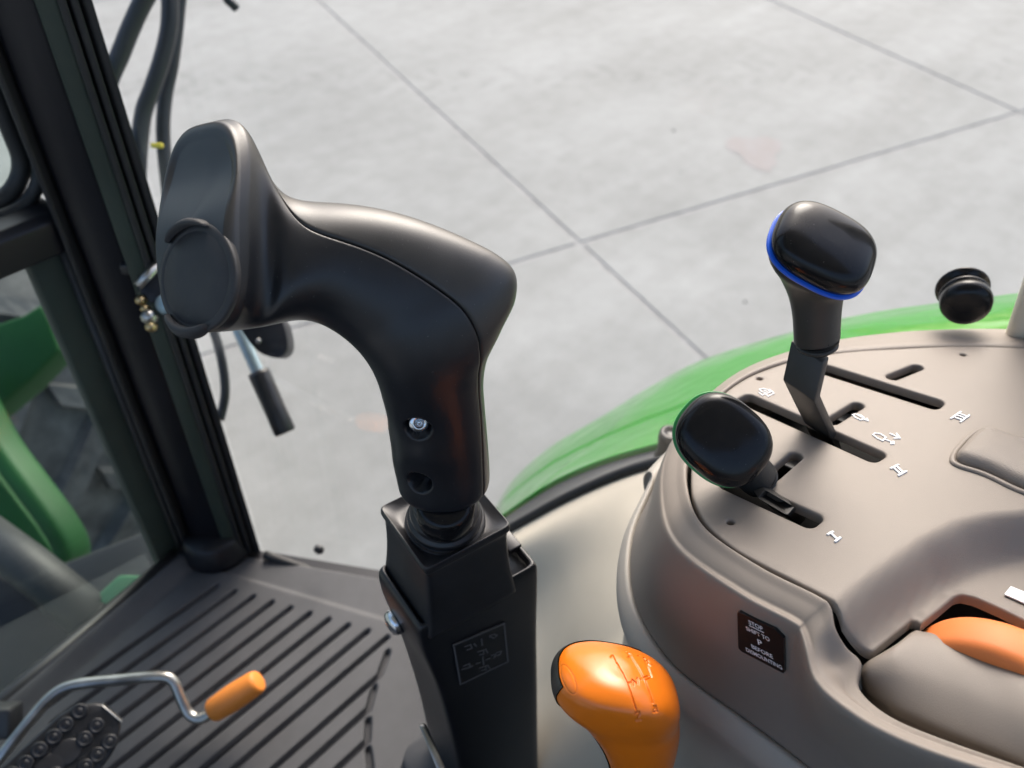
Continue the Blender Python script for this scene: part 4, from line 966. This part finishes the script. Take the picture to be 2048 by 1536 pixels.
GA = np.array([[*P(u, v, d), hw * d / F, b, e] for u, v, d, hw, b, e in GS])
KS, KR = 300, 460
GB = cr(GA, KS); Gk = np.zeros((KS, KR, 3))
# skew: the head leans towards its palm side so the left shoulder is lower
for i in range(KS):
    c = V(GB[i, 0:3]); hw, b, e = GB[i, 3:6]
    for j, (x, y) in enumerate(superell(KR, e)):
        sk = (x * .0060 if x < 0 else x * .001) * min(1, i / 60.0)
        tl = -.16 * max(0, 1 - max(0, i - 110) / 120.0); Gk[i, j] = c + (rr + uu * tl) * hw * x + bh * b * y
tn = np.cross(np.gradient(Gk, axis=0), np.roll(Gk, -1, 1) - np.roll(Gk, 1, 1)); tn /= np.linalg.norm(tn, axis=2)[..., None] + 1e-12
cc = GB[:, None, 0:3] - np.array(zz) * .01; tn *= np.sign(np.sum(tn * (Gk - cc), axis=2))[..., None]
fl_ = Gk.reshape(-1, 3); nn_ = tn.reshape(-1, 3); q = np.array([px(V(p)) for p in fl_])[:, :2]; vis = (nn_ @ np.array(ww)) < -0.1
def zk(pts): return [(1080 + x / 5.12, 1236 + y / 5.12) for x, y in pts]
ENG = [[(722, 402), (745, 380), (772, 440)], [(786, 460), (850, 570), (900, 680), (945, 810), (985, 938)], [(905, 662), (938, 655)], [(952, 690), (945, 628), (1003, 678), (996, 615)], [(1030, 624), (1031, 628)], [(1065, 606), (1108, 594)],
       [(872, 340), (900, 332), (915, 350), (898, 362), (925, 368), (932, 390), (905, 398)], [(938, 405), (1005, 510), (1070, 636), (1120, 755), (1155, 872)],
       [(1004, 384), (1046, 374), (1080, 425), (1145, 606), (1088, 632)], [(1092, 475), (1080, 440), (1102, 428), (1118, 448), (1098, 462), (1130, 492)],
       [(975, 985), (988, 960), (1015, 962), (1022, 985), (985, 1055), (1035, 1045)], [(1165, 905), (1190, 900), (1200, 955)], [(1190, 905), (1160, 965), (1205, 958)]]
dsp = np.zeros(len(fl_))
near = vis & (q[:, 0] > 1190) & (q[:, 0] < 1340) & (q[:, 1] > 1285) & (q[:, 1] < 1460); ni = np.where(near)[0]
for pl_ in ENG:
    d_ = seg_dist(q[ni], zk(pl_)); dsp[ni] = np.maximum(dsp[ni], .00070 * (1 - sstep(0.8, 2.0, d_)))
el = [(290 + 70 * math.cos(t) * 1.0 + 42 * math.sin(t), 630 + 22 * math.cos(t) + 148 * math.sin(t)) for t in np.linspace(0, 2 * math.pi, 40)]
near = vis & (q[:, 0] < 1200) & (q[:, 1] < 1430); ni = np.where(near)[0]
d_ = seg_dist(q[ni], zk(el)); dsp[ni] = np.maximum(dsp[ni], .00022 * (1 - sstep(.4, 1.5, d_)))
fl_ = fl_ - nn_ * dsp[:, None]; Gk = fl_.reshape(Gk.shape)
ph = np.array([math.degrees(2 * math.pi * j / KR) for j in range(KR)])
# orange front shell / black palm side
me = bpy.data.meshes.new('k'); idx = np.arange(KS * KR).reshape(KS, KR); fo, fk = [], []
for i in range(KS - 1):
    a_lo = 158; a_hi = 296
    for j in range(KR):
        j2 = (j + 1) % KR; f_ = (int(idx[i, j]), int(idx[i + 1, j]), int(idx[i + 1, j2]), int(idx[i, j2]))
        (fk if (i > 84 and a_lo < ph[j] < a_hi) else fo).append(f_)
def sub(fs_, off):
    m_ = bpy.data.meshes.new('k'); vv = fl_ + nn_ * off; m_.from_pydata([tuple(p) for p in vv], [], fs_); b_ = bmesh.new(); b_.from_mesh(m_)
    for v in [v for v in b_.verts if not v.link_faces]: b_.verts.remove(v)
    bmesh.ops.recalc_face_normals(b_, faces=b_.faces); return b_
finish('knob_shell', sub(fo, 0), 'orange', groot); finish('palm_shell', sub(fk, .0006), 'black_sleeve', groot)
finish('lever_rod', tube([P(1285, 1640, .468), P(1288, 1760, .53), V((P(1288, 1760, .53).x, P(1288, 1760, .53).y - .01, FLOOR - .002))], .010, 16), 'black_stem', groot)
# ================================================================== PEDAL AND PEDAL LEVER
pdp = .735
ped = thing('brake_pedal', 'black foot pedal pad with round rubber studs', 'pedal', PZ(60, 1540, FLOOR))
pq = P(150, 1480, pdp); pnrm = (zz * .80 - V((0, 1, 0)) * .55).normalized()
def PP(u, v, h=0.0): return PL(u, v, pq + pnrm * h, pnrm)
ol = [(-60, 1590), (60, 1483), (118, 1430), (152, 1409), (196, 1404), (212, 1410), (240, 1436), (243, 1450), (236, 1488), (222, 1512), (170, 1580), (80, 1680), (-60, 1700)]
px_ = pnrm.cross(V((0, 1, 0))).normalized(); py_ = pnrm.cross(px_)
def p2(u, v): p = PP(u, v) - pq; return (p.dot(px_), p.dot(py_))
def p3(x, y, h=0): return pq + px_ * x + py_ * y + pnrm * h
bm = plate(resample(np.array([p2(*o) for o in ol]), .004), [], p3, .008, .0025, .010); finish('pad', up_facing(bm, pnrm), 'black_housing', ped)
for u, v in ((159, 1423), (132, 1450), (108, 1474), (79, 1500), (51, 1527), (193, 1452), (169, 1478), (219, 1484), (195, 1510), (171, 1534), (25, 1550), (110, 1550)):
    c = PP(u, v); finish('stud', lathe(c, pnrm, [(.0068, -.001), (.0066, .0022), (.0058, .0034), (.0042, .0034), (.0034, .0022), (.0030, .0028), (.0006, .0030)], 22), 'black_housing', ped)
for u, v in ((133, 1505), (99, 1534)):
    c = PP(u, v); finish('oval_stud', lathe(c, pnrm, [(.0105, -.001), (.0100, .0012), (.0085, .0016), (.001, .0016)], 28, sx=1.25), 'rubber', ped)
finish('end_plate', prism([PP(205, 1407, -.004), PP(243, 1440, -.004), PP(243, 1446, .003), PP(203, 1412, .003)], (PP(243, 1440) - PP(235, 1450)) * .25, .0008), 'steel', ped)
finish('pedal_arm', tube([PP(100, 1560, -.012), PP(20, 1640, -.05), V((-.1, .62, FLOOR + .02))], .012, 12, 12), 'pillar_black', ped)
rod = [((-40, 1560), .775), ((0, 1515), .775), ((55, 1447), .785), ((105, 1392), .795), ((150, 1370), .800), ((240, 1360), .805), ((318, 1353), .810), ((345, 1362), .812), ((362, 1398), .814), ((378, 1428), .815), ((402, 1437), .814), ((430, 1420), .812), ((470, 1393), .808)]
plr = thing('pedal_lever', 'bent steel rod with an orange plastic grip above the ribbed mat', 'lever', PZ(-30, 1560, FLOOR))
# rounded bends
rp = []
R3 = [P(*p, d) for p, d in rod]
finish('rod', tube(R3, .0052, 14, 90), 'steel', plr)
ga, gb = P(424, 1423, .8125), P(518, 1361, .806); gd = gb - ga; gl_ = gd.length
finish('grip', lathe(ga, gd, [(.0060, 0), (.0100, .0005), (.0112, .003), (.0122, gl_ * .35), (.0122, gl_ * .6), (.0112, gl_ * .92), (.0100, gl_ * .985), (.0085, gl_), (.001, gl_ * 1.003)], 28), 'orange_grip', plr)
finish('bracket', box(P(8, 1440, .80), rr * .012, uu * .014, ww * .012, .003), 'tube_black', plr)

# ================================================================== OUTSIDE: front wheel, fender pieces, hoses, grab handle
WC = V((0.30, 2.10, 0.55)); WR, WW_ = 0.60, 0.19
wroot2 = thing('front_wheel', 'big lugged black front tyre on a green rim, seen through the lower window', 'wheel', V((WC.x, WC.y, 0)))
WAX = V((1, 0.10, 0)).normalized()
prof = [(WR * .60, -WW_ * .95), (WR * .72, -WW_ * 1.06), (WR * .86, -WW_ * 1.05), (WR * .95, -WW_ * .96), (WR * .985, -WW_ * .7), (WR, 0), (WR * .985, WW_ * .7), (WR * .95, WW_ * .96), (WR * .86, WW_ * 1.05), (WR * .6, WW_ * .95)]
tyre = finish('tyre', lathe(WC, WAX, prof, 80, hint=zz), 'tyre', wroot2)
wx, wy, wa = frame_of(WAX, zz)
lug_me = None
for k in range(36):
    side = 1 if k % 2 else -1; th0 = 2 * math.pi * (k / 36)
    bm = bmesh.new(); rings = []
    for s in range(7):
        t = s / 6; ax_ = side * (-.02 + WW_ * 1.02 * t); th_ = th0 + .26 * t; rb = WR * (1.0 - .05 * t ** 3) - .012; ro_ = WR * (1.045 - .05 * t ** 3); wdt = .030 + .012 * t
        def rp_(r_, da): return WC + wa * ax_ + (wx * math.cos(th_ + da) + wy * math.sin(th_ + da)) * r_
        rings.append([bm.verts.new(rp_(rb, -wdt * 1.2 / WR)), bm.verts.new(rp_(ro_, -wdt * .75 / WR)), bm.verts.new(rp_(ro_, wdt * .75 / WR)), bm.verts.new(rp_(rb, wdt * 1.2 / WR))])
    for A, B in zip(rings, rings[1:]):
        for j in range(4): bm.faces.new((A[j], A[(j + 1) % 4], B[(j + 1) % 4], B[j]))
    bm.faces.new(rings[0][::-1]); bm.faces.new(rings[-1]); bmesh.ops.recalc_face_normals(bm, faces=bm.faces)
    finish('lug', bm, 'tyre', tyre, smooth=False)
rim = lathe(WC, WAX, [(.05, -.10), (.20, -.10), (.28, -.12), (.345, -.19), (.372, -.20), (.372, -.165), (.36, -.15), (.36, .15), (.05, .15)], 72, hint=zz)
finish('rim', rim, 'green_shaded', wroot2)
# green bodywork piece up front
def fender_piece(name, label, cat, outline_px, d, th, m, bev=.006):
    c = [P(u, v, d) for u, v in outline_px]; o = finish(name, prism(c, (ww - uu * .3).normalized() * th, bev, 3), m); tag(o, label, cat); return o
fa = [(-40, 655), (0, 645), (45, 630), (82, 606), (98, 640), (118, 700), (60, 760), (0, 810), (-40, 840)]
fender_piece('front_fender', 'green front bodywork panel with bright upper edge behind the lower window', 'bodywork', fa, 1.35, .05, 'green_shaded')
ar = [P(u, v, d) for (u, v), d in (((-60, 760), 1.30), ((0, 880), 1.28), ((60, 965), 1.26), ((115, 1040), 1.25), ((142, 1090), 1.25), ((140, 1128), 1.25), ((118, 1150), 1.25), ((85, 1165), 1.25))]
acc = cr([list(p) for p in ar], 50); secs = []
for i in range(50):
    t = V(acc[min(i + 1, 49)] - acc[max(i - 1, 0)]).normalized(); s_ = t.cross(-ww).normalized(); secs.append((V(acc[i]), s_ * .014, (-ww * .8 + s_ * .3).normalized() * .022, 4))
tag(finish('loader_arm', stack(secs, 28), 'green_shaded'), 'curved green steel bar in the lower left window', 'steel bar')
tag(finish('inner_plate', prism([P(u, v, 1.38) for u, v in ((-60, 900), (0, 960), (70, 1050), (110, 1110), (95, 1170), (0, 1200), (-60, 1200))], ww * .02, .004), 'green_shaded'), 'dark green plate inside the curved bar at lower left', 'plate')
gb_ = [(196, 1186), (238, 1148), (292, 1149), (300, 1162), (240, 1215), (196, 1240), (168, 1222), (205, 1195)]
mat('green_pale', (0.10, 0.36, 0.15), .35, var=.08, vscale=10)
tag(finish('green_bracket', prism([P(u, v, 1.02) for u, v in gb_], (ww * .5 - uu * .6).normalized() * .035, .004, 3), 'green_pale'), 'pale green bracket just past the front edge of the mat', 'bracket')
# dark chassis tube crossing the lower left, and hood side below it
tag(finish('chassis_tube', tube([P(-40, 1062, 1.08), P(60, 1135, 1.06), P(215, 1262, 1.02)], .027, 24), 'tube_black'), 'dark grey chassis tube crossing behind the mat edge at lower left', 'tube')
tag(finish('lower_cowling', prism([P(-80, 1110, 1.12), P(210, 1265, 1.08), P(40, 1480, 1.02), P(-80, 1480, 1.02)], ww * .03, .004), 'pillar_black'), 'black cowling below the dark tube at lower left', 'cowling')
tag(finish('engine_bay_panel', prism([P(120, 1130, 1.2), P(300, 1060, 1.2), P(330, 1240, 1.15), P(150, 1260, 1.15)], ww * .03, .004), 'tube_black'), 'dark panel under the tyre beside the pale bracket', 'panel')
# hoses outside the glass beside the pillar
def hose(label, pts, d, r, m='hose'):
    return tag(finish('hose', tube([P(u, v, d + k * dd) for k, (u, v, dd) in enumerate([(a, b, .006) for a, b in pts])], r, 16, 50), m), label, 'hose', 'hoses outside the cab')
hose('black hose nearest the pillar, slanting down out of sight at the top edge', [(560, -560), (420, -250), (330, -70), (288, 0), (262, 55), (240, 110), (215, 170), (196, 260), (186, 400)], .95, .0105)
h2 = hose('black hose that curves left and goes behind the pillar', [(480, -560), (380, -250), (338, -60), (340, 0), (338, 55), (325, 115), (305, 175), (287, 225), (278, 300), (275, 380)], 1.0, .0100)
h3 = hose('straight black hose hanging down behind the joystick head', [(540, -560), (420, -250), (368, -60), (358, 0), (352, 60), (343, 130), (331, 190), (326, 260), (332, 340), (345, 430), (378, 540), (416, 632)], 1.03, .0085)
hose('short black hose end at the top edge of the frame', [(600, -560), (470, -250), (432, -60), (452, -6), (464, 8), (472, 16)], 1.1, .0055)
tag(finish('cable_tie', box(P(314, 291, 1.0), rr * .0065, uu * .0026, ww * .003, .001), 'yellow'), 'small yellow cable tie on the hanging hose', 'cable tie')
tag(finish('thin_cable', tube([P(u, v, 1.0) for u, v in ((420, 640), (436, 690), (447, 740), (450, 790), (440, 840))], .0052, 12, 30), 'hose'), 'thin dark cable beside the pillar edge below the joystick head', 'cable')
hr_ = thing('grab_handle', 'pale blue-grey bar with black rubber grip, hanging outside below the joystick head', 'handle', P(470, 640, .98))
finish('bar', tube([P(335, 610, .80), P(400, 580, .90), P(455, 605, .98), P(478, 660, .98), P(522, 757, .98)], .0072, 16, 30), 'zinc', hr_)
ga, gb = P(516, 742, .98), P(571, 866, .98); gd = gb - ga; gl_ = gd.length
finish('rubber_grip', lathe(ga, gd, [(.008, 0), (.0118, .001), (.0122, .006), (.0118, gl_ * .6), (.0122, gl_ * .97), (.0108, gl_), (.003, gl_ * 1.002)], 28), 'rubber', hr_)
mr = thing('work_lamp', 'black rounded lamp housing with a bolt beneath the joystick arm', 'lamp', P(530, 640, .93))
mo = [(478, 640), (520, 615), (562, 640), (575, 690), (565, 712), (545, 715), (515, 702), (490, 672)]
finish('housing', prism([V(p) for p in cr([P(u, v, .93) for u, v in mo], 40, True)], ww * .03, .004, 3), 'pillar_black', mr)
finish('mount_arm', tube([P(522, 650, .945), P(440, 600, .90), P(345, 590, .80)], .008, 12, 14), 'pillar_black', mr)
finish('bolt', lathe(P(517, 682, .929), -ww, [(.003, -.003), (.003, .001), (.001, .002)], 14), 'steel', mr)

# ================================================================== CAB ABOVE AND BEHIND (out of frame, shades the interior)
rf = prism([V((-.95, -1.0, CAM.z + .56)), V((.62, -1.0, CAM.z + .56)), V((.62, .05, CAM.z + .56)), V((.30, .80, CAM.z + .56)), V((-.95, .80, CAM.z + .56))], V((0, 0, .12)), .02)
tag(finish('cab_roof', rf, 'headliner'), kind='structure')
# cab behind and left of the camera: low walls and the driver's seat, which the dark plastics mirror
for nm, p0, p1, th in (('cab_wall', V((-.95, -1.0, FLOOR)), V((.75, -1.0, FLOOR)), V((0, .04, 0))),):
    tag(finish(nm, prism([p0, p1, p1 + th, p0 + th], V((0, 0, .25)), .01), 'seat_fabric'), kind='structure')
st_c = V((-.16, -.30, FLOOR))
tag(finish('seat_block', stack_spline([(st_c + zz * .02, Xv * .22, Yv * .24, 4), (st_c + zz * .30, Xv * .25, Yv * .27, 4), (st_c + zz * .42, Xv * .25, Yv * .27, 4), (st_c + zz * .45 , Xv * .22, Yv * .24, 4)], 24, 48), 'seat_fabric'), kind='structure')
